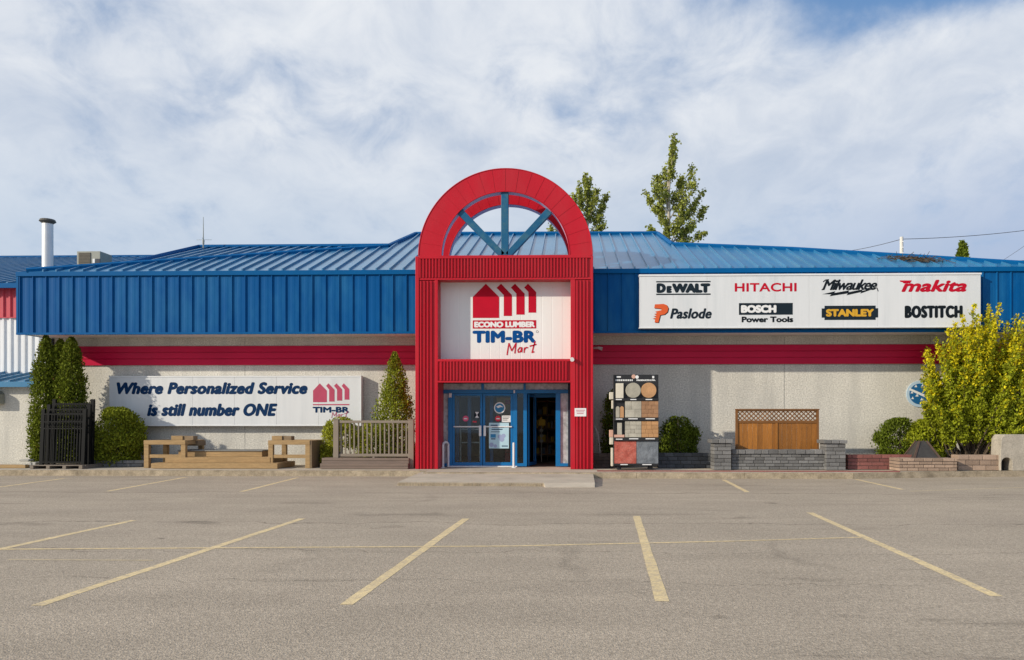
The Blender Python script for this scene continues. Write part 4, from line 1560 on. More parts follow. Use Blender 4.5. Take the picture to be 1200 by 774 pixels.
def poplar(Y, trunk, limbs, label, leaf=.17, dens=36):
    """trunk: measured course of the stem; limbs: (foot, tip, spread) of each rising limb; every limb gets its own depth"""
    P = [at(x, y, Y) for x, y in trunk]
    foot = Vector((P[0].x, Y, 0))
    t = thing('poplar_tree', tuple(foot), label, 'tree', 'poplars behind the shop')
    tm = MB()
    path = [foot, foot.lerp(P[0], .5)] + P
    k = len(path)
    tm.tube(path, [.20, .15] + [.12 * (1 - .93 * q / max(1, k - 3)) for q in range(k - 2)], 8)
    cen, spr = [], []
    for (fx, fy), (tx, ty), w_ in limbs:
        a = at(fx, fy, Y)
        b = at(tx, ty, Y + R.uniform(-1.3, 1.3))
        ln = (b - a).length
        mid = a.lerp(b, .45) + Vector(((b.x - a.x) * .20, 0, -.05 * ln))
        crv = [a * (1 - u) ** 2 + mid * 2 * u * (1 - u) + b * u * u for u in np.linspace(0, 1, 8)]
        tm.tube(crv, [.05 * (1 - .9 * q / 7) for q in range(8)], 5)
        sp = w_ * Y / F_PX
        n_tw = int(10 + ln * 7)
        for q in range(n_tw):
            u = R.uniform(.22, 1.0)
            c0 = a * (1 - u) ** 2 + mid * 2 * u * (1 - u) + b * u * u
            env = sp * (1.25 - u * .75)
            d = Vector((R.normal() * .75, R.normal() * .75, abs(R.normal()) * .9 + .35)).normalized() * env * R.uniform(.5, 1.5)
            e_ = c0 + d
            e_.z = min(e_.z, b.z + .15) if u < .9 else e_.z
            tm.tube([c0, e_], [.014, .005], 4)
            for v in np.linspace(.35, 1.0, 3):
                p_ = c0.lerp(e_, v)
                cen.append(tuple(p_))
    tm.build('trunk', m_bark_pale, t)
    cen = np.array(cen)
    kk_ = 6
    C_ = clumps(cen, kk_, .095)
    np_leaves('crown', C_, R.uniform(.55, 1.15, len(C_)) * leaf, [m_leaf_poplar], np.zeros(len(C_)), t, up=.1, aspect=.8)
    return t


TY = 46.0
poplar(TY, [(783, 292), (784, 240), (783, 205), (788, 170), (791, 154)],
       [((784, 225), (790, 157), 4), ((783, 205), (791, 160), 3), ((783, 240), (769, 205), 5), ((782, 262), (757, 226), 5), ((783, 250), (765, 214), 7), ((783, 275), (772, 238), 7), ((782, 245), (778, 200), 6),
        ((784, 258), (812, 196), 7), ((784, 250), (800, 206), 6), ((785, 265), (815, 215), 7), ((786, 272), (824, 226), 6), ((786, 285), (827, 245), 6),
        ((788, 286), (803, 245), 8), ((790, 292), (828, 273), 7), ((790, 292), (815, 256), 8), ((786, 285), (795, 258), 6), ((778, 292), (761, 266), 2.5), ((784, 290), (779, 255), 5)],
       'tall twin topped poplar with pale trunk right of arch')
poplar(TY + 2, [(688, 290), (688, 250), (687, 205)],
       [((688, 250), (686, 205), 5), ((687, 255), (677, 216), 5), ((690, 258), (700, 222), 5), ((692, 262), (712, 229), 5), ((692, 272), (706, 245), 7), ((688, 270), (694, 228), 7),
        ((690, 280), (708, 264), 6), ((684, 268), (672, 230), 7), ((680, 278), (668, 242), 6), ((688, 240), (690, 212), 5)],
       'shorter poplar partly hidden by the red arch')
poplar(TY + 6, [(653, 290), (653, 268)],
       [((650, 285), (645, 264), 3), ((655, 285), (655, 267), 4), ((656, 287), (662, 268), 4)], 'poplar top glimpsed through the arch opening')


# ------------------------------------------------------------------ conifers and shrubs
def cone_cedar(name, base, H, r, label, cat, mats, group=None, n=5200, leaf=.085, prof=None, lumps=70, brown=.0, squash=1.0, stems=1):
    t = thing(name, base, label, cat, group)
    bx, by, bz = base
    tm = MB()
    tm.tube([(bx, by, bz - .02), (bx + .02, by, bz + H * .5), (bx, by, bz + H * .94)], [.06, .04, .006], 8)
    tm.build('trunk', m_bark_dark, t)
    prof = prof or (lambda s: min(1, (s + .10) * 6) ** .6 * (1 - s ** 3.0) ** .7)
    # lumps: sprays standing out of the envelope
    la = R.uniform(0, 2 * math.pi, lumps)
    ls = R.beta(1.1, 1.35, lumps)
    le = R.uniform(-.24, .24, lumps)
    per = n // lumps
    C_, O_ = [], []
    for a, s, e in zip(la, ls, le):
        rad = r * prof(s) * (1 + e) * .84
        w_ = .13 * r / .35
        aa = a + R.normal(size=per) * w_ / max(rad, .1) * .8
        zz = s * H + R.normal(size=per) * .15 * min(1.4, H / 3)
        rr = rad + R.normal(size=per) * .055 - np.abs(R.normal(size=per)) * .10 * rad
        zz = np.where(zz > H, 2 * H - zz, zz)
        sc_ = np.clip(zz / H, 0.005, .995)
        cap = r * 1.25 * np.array([prof(q) for q in sc_]) + .015
        rr = np.clip(rr, .0, cap)
        C_.append(np.stack([bx + rr * np.cos(aa), by + rr * np.sin(aa) * squash, bz + np.clip(zz, .03, H)], 1))
        O_.append(np.stack([np.cos(aa) * .8, np.sin(aa) * .8, np.full(per, .5)], 1))
    C_ = np.concatenate(C_)
    O_ = np.concatenate(O_)
    # a few shoots at the tip
    mi = np.zeros(len(C_), dtype=np.int32)
    if brown:
        mi[R.random(len(C_)) < brown] = 1
    np_leaves('crown', C_, R.uniform(.55, 1.2, len(C_)) * leaf, mats + ([m_leaf_brown] if brown else []), mi, t, up=.9, out=O_, aspect=.5)
    return t


CG = 'column cedars behind the iron fence panels'
CY = 23.15
for px, pt, r_, lab in ((55.5, 394, .44, 'tall narrow cedar on the left, behind iron fence panels'),
                        (69, 397.5, .42, 'middle narrow cedar between two others behind iron panels'),
                        (85, 396, .47, 'tall narrow cedar on the right, behind iron fence panels')):
    c = at(px, 545, CY)
    cone_cedar('cedar_tree', (c.x, CY + rnd.uniform(-.1, .1), ZS), gz(pt, CY, px) - ZS, r_, lab, 'tree', [m_leaf_cedar], CG, n=15000, lumps=210, leaf=.095, brown=.004)
c = at(462.5, 545, 23.1)
cone_cedar('cedar_tree', (c.x, 23.1, ZS), gz(413, 23.1, 462) - ZS, .80, 'pointed bright cedar behind the railing beside the portal', 'tree', [m_leaf_globe], None, n=12000, lumps=150, leaf=.085,
           prof=lambda s: min(1, (s + .08) * 4) ** .6 * (1 - s ** 1.6) ** .9 * .92 + .02 + .10 * math.sin(s * 17) * (1 - s), brown=.012)


def dome_bush(name, px0, px1, pt, pb, Y, label, mat, n=9000, leaf=.08, group=None, depth=.8, brown=0.0):
    a, b = at(px0, pb, Y), at(px1, pt, Y)
    cx, r = (a.x + b.x) / 2, (b.x - a.x) / 2
    H = b.z - ZS
    return cone_cedar(name, (cx, Y, ZS), H, r, label, 'bush', [mat], group, n=n, lumps=max(50, n // 150), leaf=leaf, squash=depth, brown=brown,
                      prof=lambda s: (max(0, 1 - (abs(s - .40) / .61) ** 2)) ** .62 * 1.0)


dome_bush('globe_bush', 103, 170, 477.5, 547, 23.25, 'round green globe cedar bush left of the lumber benches', m_leaf_globe, n=17000, leaf=.09)
dome_bush('globe_bush', 768, 821, 488, 548, 23.45, 'dark green bush right of the stone sample display', m_leaf_dark, n=11000)
dome_bush('globe_bush', 703, 745, 455, 548, 23.6, 'dark bush mostly hidden behind the stone sample display', m_leaf_dark, n=8000)
dome_bush('globe_bush', 1024, 1085, 490, 545, 23.2, 'dark spreading bush behind red brick planter', m_leaf_dark, n=12000)
dome_bush('leafy_bush', 1060, 1106, 492, 545, 22.95, 'brighter leafy bush behind the steel fire pit', m_leaf_green, n=6000, leaf=.11)
dome_bush('leafy_bush', 374, 425, 489, 549, 23.1, 'yellow green bush behind left end of the railing', m_leaf_lime, n=6500, leaf=.085)
dome_bush('leafy_bush', 418, 452, 494, 549, 23.15, 'low lime bush between railing balusters and stucco wall', m_leaf_lime, n=3500, leaf=.085)

# big yellow-green shrub at the right
YB = 22.75
c = at(1138, 547, YB)
ys = thing('yellow_shrub', (c.x, YB, ZS), 'large yellow leaved shrub with many upright shoots at right edge', 'shrub')
tm = MB()
cen, kind_ = [], []
tops = [(1090, 424), (1084, 415), (1097, 398), (1112, 388), (1120, 380), (1128, 372), (1141, 358), (1150, 384), (1158, 360), (1171, 358), (1180, 378), (1192, 371), (1204, 366), (1216, 380), (1226, 400), (1106, 405),
        (1135, 385), (1165, 380), (1186, 392), (1148, 372), (1200, 392), (1082, 445), (1088, 468), (1230, 430), (1222, 455), (1098, 440), (1117, 412), (1176, 410), (1155, 415), (1130, 430), (1210, 425), (1196, 450), (1110, 462), (1180, 470), (1142, 462), (1164, 482), (1200, 482), (1096, 478), (1216, 480), (1186, 495), (1210, 500)]
for px, py in tops:
    for rep in range(2):
        dep = R.uniform(-.95, .75) if rep else R.uniform(-1.0, -.2)
        tpx, tpy = (px, py) if not rep else (px + R.normal() * 6, py + abs(R.normal()) * 14 + 6)
        tip = at(tpx, tpy, YB + dep * .9)
        root = Vector((c.x + R.normal() * .18 + (tip.x - c.x) * .12, YB + R.normal() * .12, ZS))
        mid = root.lerp(tip, .5) + Vector(((tip.x - c.x) * .16, dep * .2, .15))
        path = [root.lerp(mid, i / 4).lerp(mid.lerp(tip, i / 4), i / 4) for i in range(5)]
        path = [root * (1 - u) ** 2 + mid * 2 * u * (1 - u) + tip * u * u for u in np.linspace(0, 1, 9)]
        tm.tube(path, [.026 * (1 - .85 * i / 8) for i in range(9)], 6)
        L_ = (tip - root).length
        # leafy side twigs climbing along the shoot, thickest in its middle, single leaves at the tip
        for u in np.linspace(.36, 1.0, int(10 + L_ * 6)):
            q = root * (1 - u) ** 2 + mid * 2 * u * (1 - u) + tip * u * u
            for _ in range(2 if u < .9 else 1):
                a_ = R.random() * 2 * math.pi
                tl = (.30 * (1 - u) ** .7 + .03) * R.uniform(.4, 1.1)
                e_ = q + Vector((math.cos(a_) * tl, math.sin(a_) * tl, tl * R.uniform(.6, 1.5)))
                for v in np.linspace(.25, 1.0, 2 + int(tl * 8)):
                    p_ = q.lerp(e_, v)
                    cen.append((p_.x, p_.y, p_.z))
                    kind_.append(u)
tm.build('trunk', m_bark_dark, ys)
cen = np.array(cen)
kk = 7
C_ = clumps(cen, kk, .036)
hgt = (C_[:, 2] - ZS) / (gz(358, YB, 1140) - ZS)
uu = np.repeat(np.array(kind_), kk)
prob = np.clip(.12 + 1.05 * (hgt - .40) + .5 * (uu - .65), .02, .80)
mi = (R.random(len(C_)) > prob).astype(np.int32)
# whole sprigs keep one colour
mi = np.repeat(mi.reshape(-1, kk)[:, :1], kk, axis=1).ravel()
np_leaves('crown', C_, R.uniform(.045, .105, len(C_)), [m_leaf_yellow, m_leaf_green], mi, ys, up=.8, aspect=.6)

# dark pointed tree top far behind the right end of the roof
SY2 = 48.0
c = at(1128, 305, SY2)
tt = cone_cedar('spruce_tree', (c.x, SY2, 0), gz(282.5, SY2, 1128), 1.7, 'dark pointed tree top over the right end of roof', 'tree', [m_leaf_dark], None, n=9000, lumps=160, leaf=.34,
                prof=lambda s: (1 - s) ** .72 * 1.0 + .01)

# ================================================================== LEFT DISPLAYS
# pallet with three iron fence panels
p0, p1 = ground(39, 549.3, ZS), ground(101, 549.3, ZS)
pl = thing('pallet', ((p0.x + p1.x) / 2, 22.3, ZS), 'low weathered wooden pallet under the black iron panels', 'pallet')
mb = MB()
for k in range(8):
    y = 21.75 + k * .17
    mb.box(p0.x, p1.x, y, y + .13, ZS + .085, ZS + .105)
mb.build('deck_board', m_pallet, pl)
for k in range(4):
    mb = MB()
    x = p0.x + (p1.x - p0.x - .1) * k / 3
    mb.box(x, x + .1, 21.75, 23.07, ZS, ZS + .085)
    mb.build('runner', m_pallet, pl)
FG = 'black iron fence panels on the pallet'


def iron_panel(name, xa, xb, yb, h, lab, n=13, lean=.12, ring=.66):
    t = thing(name, ((xa + xb) / 2, yb, ZS + .105), lab, 'fence panel', FG)
    z0 = ZS + .106
    yl = lambda z: yb + lean * (z - z0) / h

    def bar_(x0, x1, za, zb2, th=.03):
        m_ = MB()
        m_.add([(x0, yl(za), za), (x1, yl(za), za), (x1, yl(za) + th, za), (x0, yl(za) + th, za), (x0, yl(zb2), zb2), (x1, yl(zb2), zb2), (x1, yl(zb2) + th, zb2), (x0, yl(zb2) + th, zb2)],
               [(0, 3, 2, 1), (4, 5, 6, 7), (0, 1, 5, 4), (1, 2, 6, 5), (2, 3, 7, 6), (3, 0, 4, 7)])
        return m_
    for x in (xa, xb - .10):
        m_ = bar_(x, x + .10, z0, z0 + h, .08)
        m_.build('post', m_iron, t)
    for zz in (.06, (ring - .06) * h, (ring + .06) * h, .96 * h - .10):
        bar_(xa + .1, xb - .1, z0 + zz, z0 + zz + .035).build('rail', m_iron, t)
    m_ = MB()
    for k in range(n):
        x = xa + .1 + (xb - xa - .2) * (k + .5) / n
        q = bar_(x - .011, x + .011, z0 + .04, z0 + .96 * h - .10, .02)
        m_.add(q.v, q.f)
        q = bar_(x - .007, x + .007, z0 + .96 * h - .10, z0 + .96 * h - (.0 if k % 2 else .05), .014)
        m_.add(q.v, q.f)
    m_.build('pickets', m_iron, t)
    m_ = MB()
    for k in range(n - 1):
        x = xa + .1 + (xb - xa - .2) * (k + 1) / n
        zc = z0 + ring * h + .018
        rr = (xb - xa - .2) / n * .42
        m_.tube([(x + rr * math.cos(a * math.pi / 6), yl(zc), zc + rr * math.sin(a * math.pi / 6)) for a in range(13)], .007, 5)
    m_.build('ring_row', m_iron, t)
    return t


x0, x1 = gx(46.5, 21.95), gx(100, 21.95)
iron_panel('iron_fence_panel', x0, x1 - .02, 21.92, 1.62, 'front black iron fence panel of three on the pallet', n=13, lean=.10, ring=.70)
iron_panel('iron_fence_panel', x0 + .05, x1 + .0, 22.10, 1.76, 'middle black iron fence panel of three on the pallet', n=14, lean=.09, ring=.78)
iron_panel('iron_fence_panel', x0 + .10, x1 + .0, 22.28, 1.92, 'rearmost and tallest black iron fence panel on the pallet', n=14, lean=.07, ring=.86)

mb = MB()
for k in range(5):
    p = ground(32 + k * 2.6, 548, ZS)
    mb.box(p.x, p.x + .10, 22.2 + rnd.random() * .2, 22.6, ZS, ZS + .10 + rnd.random() * .08)
a = ground(36, 547, ZS)
mb.box(a.x, a.x + .3, 22.35, 22.6, ZS + .18, ZS + .24)
solo(mb, 'stone_pile', [m_tyrock], (a.x, 22.4, ZS), 'small pile of grey stone pieces left of the pallet', 'stones', bevel=.02)
mb = MB()
a, b = ground(-20, 549, ZS), ground(27, 549, ZS)
mb.box(a.x, b.x, 22.1, 22.3, ZS, ZS + .09)
solo(mb, 'timber_plank', [m_wood], ((a.x + b.x) / 2, 22.2, ZS), 'pale timber plank lying on the pavement at far left', 'plank', bevel=.006)


def block_wall(mb, x0, x1, z0, z1, y0, y1, bw, bh, m=0, mc=1, jit=.006, seed=1, gap=.012):
    rr = random.Random(seed)
    mb.box(x0 + .012, x1 - .012, y0 + .014, y1, z0, z1 - .012, mc)
    rows = max(1, round((z1 - z0) / bh))
    bh = (z1 - z0) / rows
    for r_ in range(rows):
        x = x0 - (bw * .5 if r_ % 2 else 0)
        while x < x1 - .01:
            w_ = bw * rr.uniform(.8, 1.2)
            a_, b_ = max(x, x0), min(x + w_, x1)
            if x1 - b_ < bw * .2:
                b_ = x1
            if b_ - a_ > .02:
                j_ = rr.uniform(-jit, jit)
                mb.box(a_ + gap / 2, b_ - gap / 2, y0 + j_, y1 + .002 + j_ * .2, z0 + r_ * bh + gap / 2, z0 + (r_ + 1) * bh - gap / 2, m)
            x = b_ if b_ == x1 else x + w_
    return mb


mb = MB()
a, b = gx(101, 22.75), gx(172, 22.75)
block_wall(mb, a, b, ZS, gz(540.3, 22.75), 22.75, 22.95, .42, .10, seed=5)
solo(mb, 'edging_wall', [m_blk_grey, m_mortar], ((a + b) / 2, 22.75, ZS), 'low grey block edging under the round green bush', 'wall', bevel=.006)

# treated-lumber steps and benches
st = thing('lumber_steps', (gx(255, 22.0), 22.0, ZS), 'three tier pale lumber steps between two lumber benches', 'steps')
tiers = [(177, 325, 543.2, 549.6, 21.95, 23.4), (193.5, 316.5, 536, 543.2, 22.25, 23.4), (209, 307, 529, 535.2, 22.55, 23.4)]
zprev = ZS
for i, (xa, xb, pt, pb, y0, y1) in enumerate(tiers):
    X0, X1 = gx(xa, y0), gx(xb, y0)
    zt_ = gz(pt, y0, 250)
    mb = MB()
    mb.box(X0, X1, y0, y1, zprev + .004, zt_ - .006)
    mb.box(X0 + .0, X1 + .0, y0 + .05, y1, zt_ - .006, zt_ + .001)
    mb.build('tier', m_wood, st, bevel=.006)
    zprev = zt_
mb = MB()
X0, X1 = gx(208.5, 22.53), gx(307.5, 22.53)
mb.box(X0, X1, 22.52, 23.4, zprev + .002, zprev + .03)
mb.build('top_board', m_grey_top, st)


def bench(xs, lab, flip):
    y0, y1 = 22.25, 23.45
    t = thing('lumber_bench', (gx(sum(xs) / 2, y0), y0, ZS), lab, 'bench', 'lumber benches beside the steps')
    zt_ = gz(516.3, y0, 250)
    zb2 = gz(521.4, y0, 250)
    X0, X1 = gx(xs[0], y0), gx(xs[1], y0)
    pw = .14
    for k, (xx, yy) in enumerate(((X0, y0), (X1 - pw, y0), (X0, y1 - pw), (X1 - pw, y1 - pw))):
        MB().box(xx + .001, xx + pw, yy + .012, yy + pw, ZS, zb2).build('post', m_wood, t, bevel=.006)
    for n_, (a, b, c_, d, e, f) in (('beam', (X0, X1, y0, y0 + .14, zb2, zt_)), ('beam', (X0, X1, y1 - .14, y1, zb2, zt_)),
                                    ('beam', (X0 + .005, X0 + .14, y0 + .14, y1 - .14, zb2, zt_ - .004)), ('beam', (X1 - .14, X1 - .005, y0 + .14, y1 - .14, zb2, zt_ - .004))):
        MB().box(a, b, c_, d, e, f).build(n_, m_wood, t, bevel=.006)
    mb = MB()
    q = zt_ - .05
    for k in range(5):
        yy = y0 + .15 + k * .18
        mb.box(X0 + .15, X1 - .15, yy, yy + .165, q - .04, q)
    mb.build('seat', m_woodend, t)
    zr1, zr2 = gz(533, y0, 250), gz(537, y0, 250)
    MB().box(X0 + pw, X1 - pw, y0 + .03, y0 + .09, zr2, zr1).build('rail', m_wood, t, bevel=.004)
    return t, zt_


b1, zb1 = bench((168.3, 217), 'left lumber bench beside the round green bush', False)
mb = MB()
X0, X1 = gx(211, 22.9), gx(232, 22.9)
mb.box(X0, X1, 22.9, 23.4, gz(523, 22.9), gz(517, 22.9))
mb.build('side_beam', m_woodend, b1, bevel=.006)
b2, zb2_ = bench((314, 363), 'right lumber bench beside the grey railing', True)
mb = MB()
X1 = gx(363, 22.25)
mb.box(X1 + .002, X1 + .05, 22.27, 23.43, ZS, zb2_ - .01)
mb.build('end_panel', m_woodend, b2, bevel=.004)
for xa, xb, lab in ((200.5, 226, 'lumber block resting on the left lumber bench'), (318.5, 341, 'lumber block with dark end on the right lumber bench')):
    Y = 22.62
    a, b = gx(xa, Y), gx(xb, Y)
    mb = MB()
    m = (a + b) / 2 + .02
    mb.box(a, m, Y, Y + .3, zb1 - .002, gz(511.2, Y))
    mb.box(m + .002, b, Y + .03, Y + .3, zb1 - .002, gz(511.2, Y) - .006, 1)
    solo(mb, 'lumber_block', [m_wood, m_woodend], ((a + b) / 2, Y, zb1), lab, 'lumber', 'lumber blocks on the benches', bevel=.006)

# composite deck sample: two steps and railing
ds = thing('deck_step', (gx(428, 22.0), 22.0, ZS), 'grey brown composite deck steps left of the entrance portal', 'steps')
for i, (xa, xb, pt, pb, y0) in enumerate(((375, 478, 543.5, 549.7, 21.9), (377, 479, 537, 543.5, 22.1))):
    X0, X1 = gx(xa, y0), gx(xb, y0)
    za, zb2 = gz(pb, y0, 430), gz(pt, y0, 430)
    if i == 0:
        za = ZS
    h = (zb2 - za)
    for k in range(2):
        MB().box(X0, X1, y0 + k * .008, 23.2, za + k * h / 2 + .004, za + (k + 1) * h / 2 - .002).build('deck_board', m_deck, ds, bevel=.006)
zdk = gz(537, 22.1, 430)
rl = thing('railing', (gx(438, 22.25), 22.25, zdk), 'taupe railing with slim balusters on the grey deck steps', 'railing')
ry = 22.25
for xa, xb, pb in ((391.3, 397.3, None), (478.8, 485.2, 1)):
    a, b = gx(xa, ry), gx(xb, ry)
    mb = MB()
    mb.box(a, b, ry - .07, ry + .07, zdk - .002 if pb is None else ZS, gz(492.3, ry, 440))
    mb.box(a - .012, b + .012, ry - .082, ry + .082, gz(492.3, ry, 440), gz(491.4, ry, 440))
    mb.build('post', m_rail, rl, bevel=.006)
a, b = gx(397.3, ry), gx(478.8, ry)
MB().box(a, b, ry - .045, ry + .045, gz(496, ry, 440), gz(493, ry, 440)).build('top_rail', m_rail, rl, bevel=.006)
MB().box(a, b, ry - .035, ry + .035, gz(535.3, ry, 440), gz(532, ry, 440)).build('bottom_rail', m_rail, rl, bevel=.006)
for k in range(16):
    x = a + (b - a) * (k + .5) / 16
    MB().box(x - .019, x + .019, ry - .019, ry + .019, gz(532, ry, 440), gz(496, ry, 440)).build('baluster', m_rail, rl)
x = (a + b) / 2
MB().box(x - .03, x + .03, ry - .03, ry + .03, zdk, gz(535.3, ry, 440)).build('foot', m_rail, rl)

# ================================================================== RIGHT DISPLAYS
# stone sample board
KYp = 21.75
LR = lambda x, y: (700 + x / 6.45, 435 + y / 6.45)
rk = thing('stone_sample_display', (gx(745, KYp), KYp, ZS), 'tall black rack of stone and paver samples right of the portal', 'display rack')


def kb_(mb, x0, y0, x1, y1, d0, d1, m=0):
    p, q = LR(x0, y0), LR(x1, y1)
    mb.pbox(p[0], p[1], q[0], q[1], KYp - d0, KYp - d1, m)


mb = MB()
kb_(mb, 124, 28, 462, 716, 0, -.35)
a = at(*LR(150, 716), KYp)
b = at(*LR(420, 716), KYp)
mb.box(a.x, a.x + .12, KYp + .02, KYp + .3, ZS, a.z + .001)
mb.box(b.x - .12, b.x, KYp + .02, KYp + .3, ZS, a.z + .001)
for y0, y1 in ((207, 224), (353, 376), (503, 528), (701, 716)):
    kb_(mb, 122, y0, 464, y1, .10, .001)
kb_(mb, 122, 28, 130, 716, .05, .001)
kb_(mb, 205, 224, 210, 503, .05, .001)
mb.build('rack', m_rack, rk, bevel=.006)
mb = MB()
p, q = LR(296, 64), LR(440, 76)
lettering(mb, 'PRODUCTS LTD.', p[0], p[1], q[0], q[1], KYp, bold=.007)
for k in range(10):
    kb_(mb, 138 + k * 13.4, 64, 147 + k * 13.4, 76, .003, .0005)
for x0, y0, x1, y1 in ((145, 40, 178, 50), (415, 38, 430, 55)):
    kb_(mb, x0, y0, x1, y1, .003, .0005)
for x0, y, wd in ((140, 212, 45), (250, 212, 45), (365, 212, 50), (140, 360, 50), (235, 358, 70), (365, 358, 70), (140, 512, 50), (240, 509, 70), (365, 509, 70), (175, 704, 55), (340, 704, 70)):
    m_ = MB()
    kb_(m_, x0, y, x0 + wd, y + 7, .103, .1005)
    m_.build('label_plate', m_ink_white, rk)
c = LR(274, 42)
disc_px(mb, c[0], c[1], 2.4, KYp, KYp - .003, KYp - .0005, 1)
c = LR(300, 46)
disc_px(mb, c[0], c[1], 2.0, KYp, KYp - .004, KYp - .0005, 0)
mb.build('header_lettering', [m_ink_white, m_smp_pink], rk)


def sample(rects, mat, bevel=.004, d=.07, label=None):
    mb = MB()
    for x0, y0, x1, y1 in rects:
        kb_(mb, x0, y0, x1, y1, d, .001)
    o = mb.build('stone_sample', mat, rk, bevel=bevel)
    if label:
        o['label'] = label
    return o


def paver_grid(x0, y0, x1, y1, nx, ny, seed):
    rr = random.Random(seed)
    out = []
    for j_ in range(ny):
        xs = [x0] + sorted(x0 + (x1 - x0) * (i + rr.uniform(.7, 1.3)) / nx for i in range(nx - 1)) + [x1]
        for i in range(len(xs) - 1):
            out.append((xs[i] + .6, y0 + (y1 - y0) * j_ / ny + .6, xs[i + 1] - .6, y0 + (y1 - y0) * (j_ + 1) / ny - .6))
    return out


sample([(140, 93, 198, 206)], m_smp_white, .006, label='cream rectangular stone sample')
for cx, mm, lab in ((270, m_smp_grey, 'round grey stone sample'), (387, m_smp_tan, 'round tan stone sample')):
    mb = MB()
    c = LR(cx, 147)
    disc_px(mb, c[0], c[1], 8.95, KYp, KYp - .07, KYp - .001)
    o = mb.build('stone_sample', mm, rk, bevel=.006)
    o['label'] = lab
for x0, x1, mm in ((140, 168, m_smp_grey), (172, 200, m_smp_tan)):
    mb = MB()
    q = [LR(x0, 352), LR(x1, 352), LR(x1, 282)] + [LR((x0 + x1) / 2 + 14 * math.cos(t), 282 - 15 * math.sin(t)) for t in (.4, .8, 1.2, 1.57, 1.95, 2.35, 2.75)] + [LR(x0, 282)]
    mb.ppoly(q, KYp - .05, KYp - .001)
    mb.build('stone_sample', mm, rk)
sample(paver_grid(210, 226, 333, 352, 2, 2, 1), m_smp_gp)
sample(paver_grid(334, 226, 462, 352, 3, 4, 2), m_smp_brown)
sample([(152, 392, 186, 482)], m_smp_gp)
sample([(128, 482, 205, 502)], m_smp_pink)
sample(paver_grid(210, 378, 333, 502, 3, 4, 3), m_smp_gp)
sample(paver_grid(334, 378, 462, 502, 3, 4, 4), m_smp_tan2)
sample([(125, 529, 295, 700)], m_smp_red, .006, .05, 'large red textured slab sample')
sample([(297, 529, 461, 700)], m_smp_slate, .006, .05, 'large slate grey textured slab sample')
for x0, y0, x1, y1 in ((92, 160, 122, 214), (109, 222, 122, 285), (92, 446, 121, 500), (94, 502, 121, 556), (104, 582, 121, 720)):
    mb = MB()
    kb_(mb, x0, y0, x1, y1, -.06, -.26)
    mb.build('side_sample', m_smp_white if y0 != 446 else m_smp_pink, rk, bevel=.01)

mb = MB()
pts = [(697, 500), (699.5, 505), (701.5, 514), (702.8, 524), (703.3, 533), (703.5, 547)]
mb.tube([at(x, y, 22.9 - .03 * i) for i, (x, y) in enumerate(pts)], .012, 8)
solo(mb, 'bent_rod', [m_galv], at(703.5, 547, 22.8), 'thin bent metal rod leaning beside the right red pillar', 'rod')


def bwall(name, px0, px1, pt, Y, th, bw, bh, mat, lab, seed, cap=None, zb=ZS):
    mb = MB()
    a, b = gx(px0, Y), gx(px1, Y)
    zt_ = gz(pt, Y, (px0 + px1) / 2)
    block_wall(mb, a, b, zb, zt_, Y, Y + th, bw, bh, seed=seed)
    return solo(mb, name, [mat, m_mortar], ((a + b) / 2, Y, zb), lab, 'wall', bevel=.008)


bwall('block_wall', 695.5, 720, 531.5, 22.6, .25, .26, .10, M('brown_black_block', (.075, .06, .055), .92, .15, 3, island=.25), 'dark brown block wall between red pillar and sample display', 3)
bwall('block_wall', 771, 838, 531, 22.6, .25, .28, .11, m_blk_dark, 'charcoal block wall under the dark bush', 4)
for px0, px1, cx0, cx1, pt, ct, lab in ((836.6, 857.2, 833.5, 858.8, 519.7, 515.2, 'grey block pillar left of the cedar fence panel'), (968, 991.3, 964.9, 992.6, 520.1, 516.2, 'grey block pillar right of the cedar fence panel')):
    Y = 21.75
    a, b = gx(px0, Y), gx(px1, Y)
    t = thing('block_pillar', ((a + b) / 2, Y, ZS), lab, 'pillar', 'block pillars beside the cedar panel')
    mb = MB()
    block_wall(mb, a, b, ZS, gz(pt, Y, px0), Y, Y + .55, .30, .11, seed=int(px0))
    mb.build('shaft', [m_blk_grey, m_mortar], t, bevel=.008)
    mb = MB()
    ca, cb = gx(cx0, Y), gx(cx1, Y)
    k = 3
    for i in range(k):
        mb.box(ca + (cb - ca) * i / k + .004, ca + (cb - ca) * (i + 1) / k - .004, Y - .05, Y + .6, gz(pt, Y, px0) + .002, gz(ct, Y, px0) + rnd.uniform(-.008, .008))
    mb.build('cap', m_blk_grey, t, bevel=.012)
Y = 21.9
a, b = gx(857.3, Y), gx(967.8, Y)
t = thing('seat_wall', ((a + b) / 2, Y, ZS), 'low grey block seat wall in front of the cedar panel', 'wall')
mb = MB()
block_wall(mb, a, b, ZS, gz(532.3, Y, 910), Y, Y + .35, .28, .095, seed=9)
mb.build('block_course', [m_blk_grey, m_mortar], t, bevel=.008)
mb = MB()
x = a
rr = random.Random(4)
while x < b - .02:
    w_ = min(rr.uniform(.17, .28), b - x)
    mb.box(x + .004, x + w_ - .004, Y - .04 + rr.uniform(-.008, .008), Y + .38, gz(532.3, Y, 910) + .002, gz(527.2, Y, 910) + rr.uniform(-.006, .006))
    x += w_
mb.build('coping', m_blk_grey, t, bevel=.012)

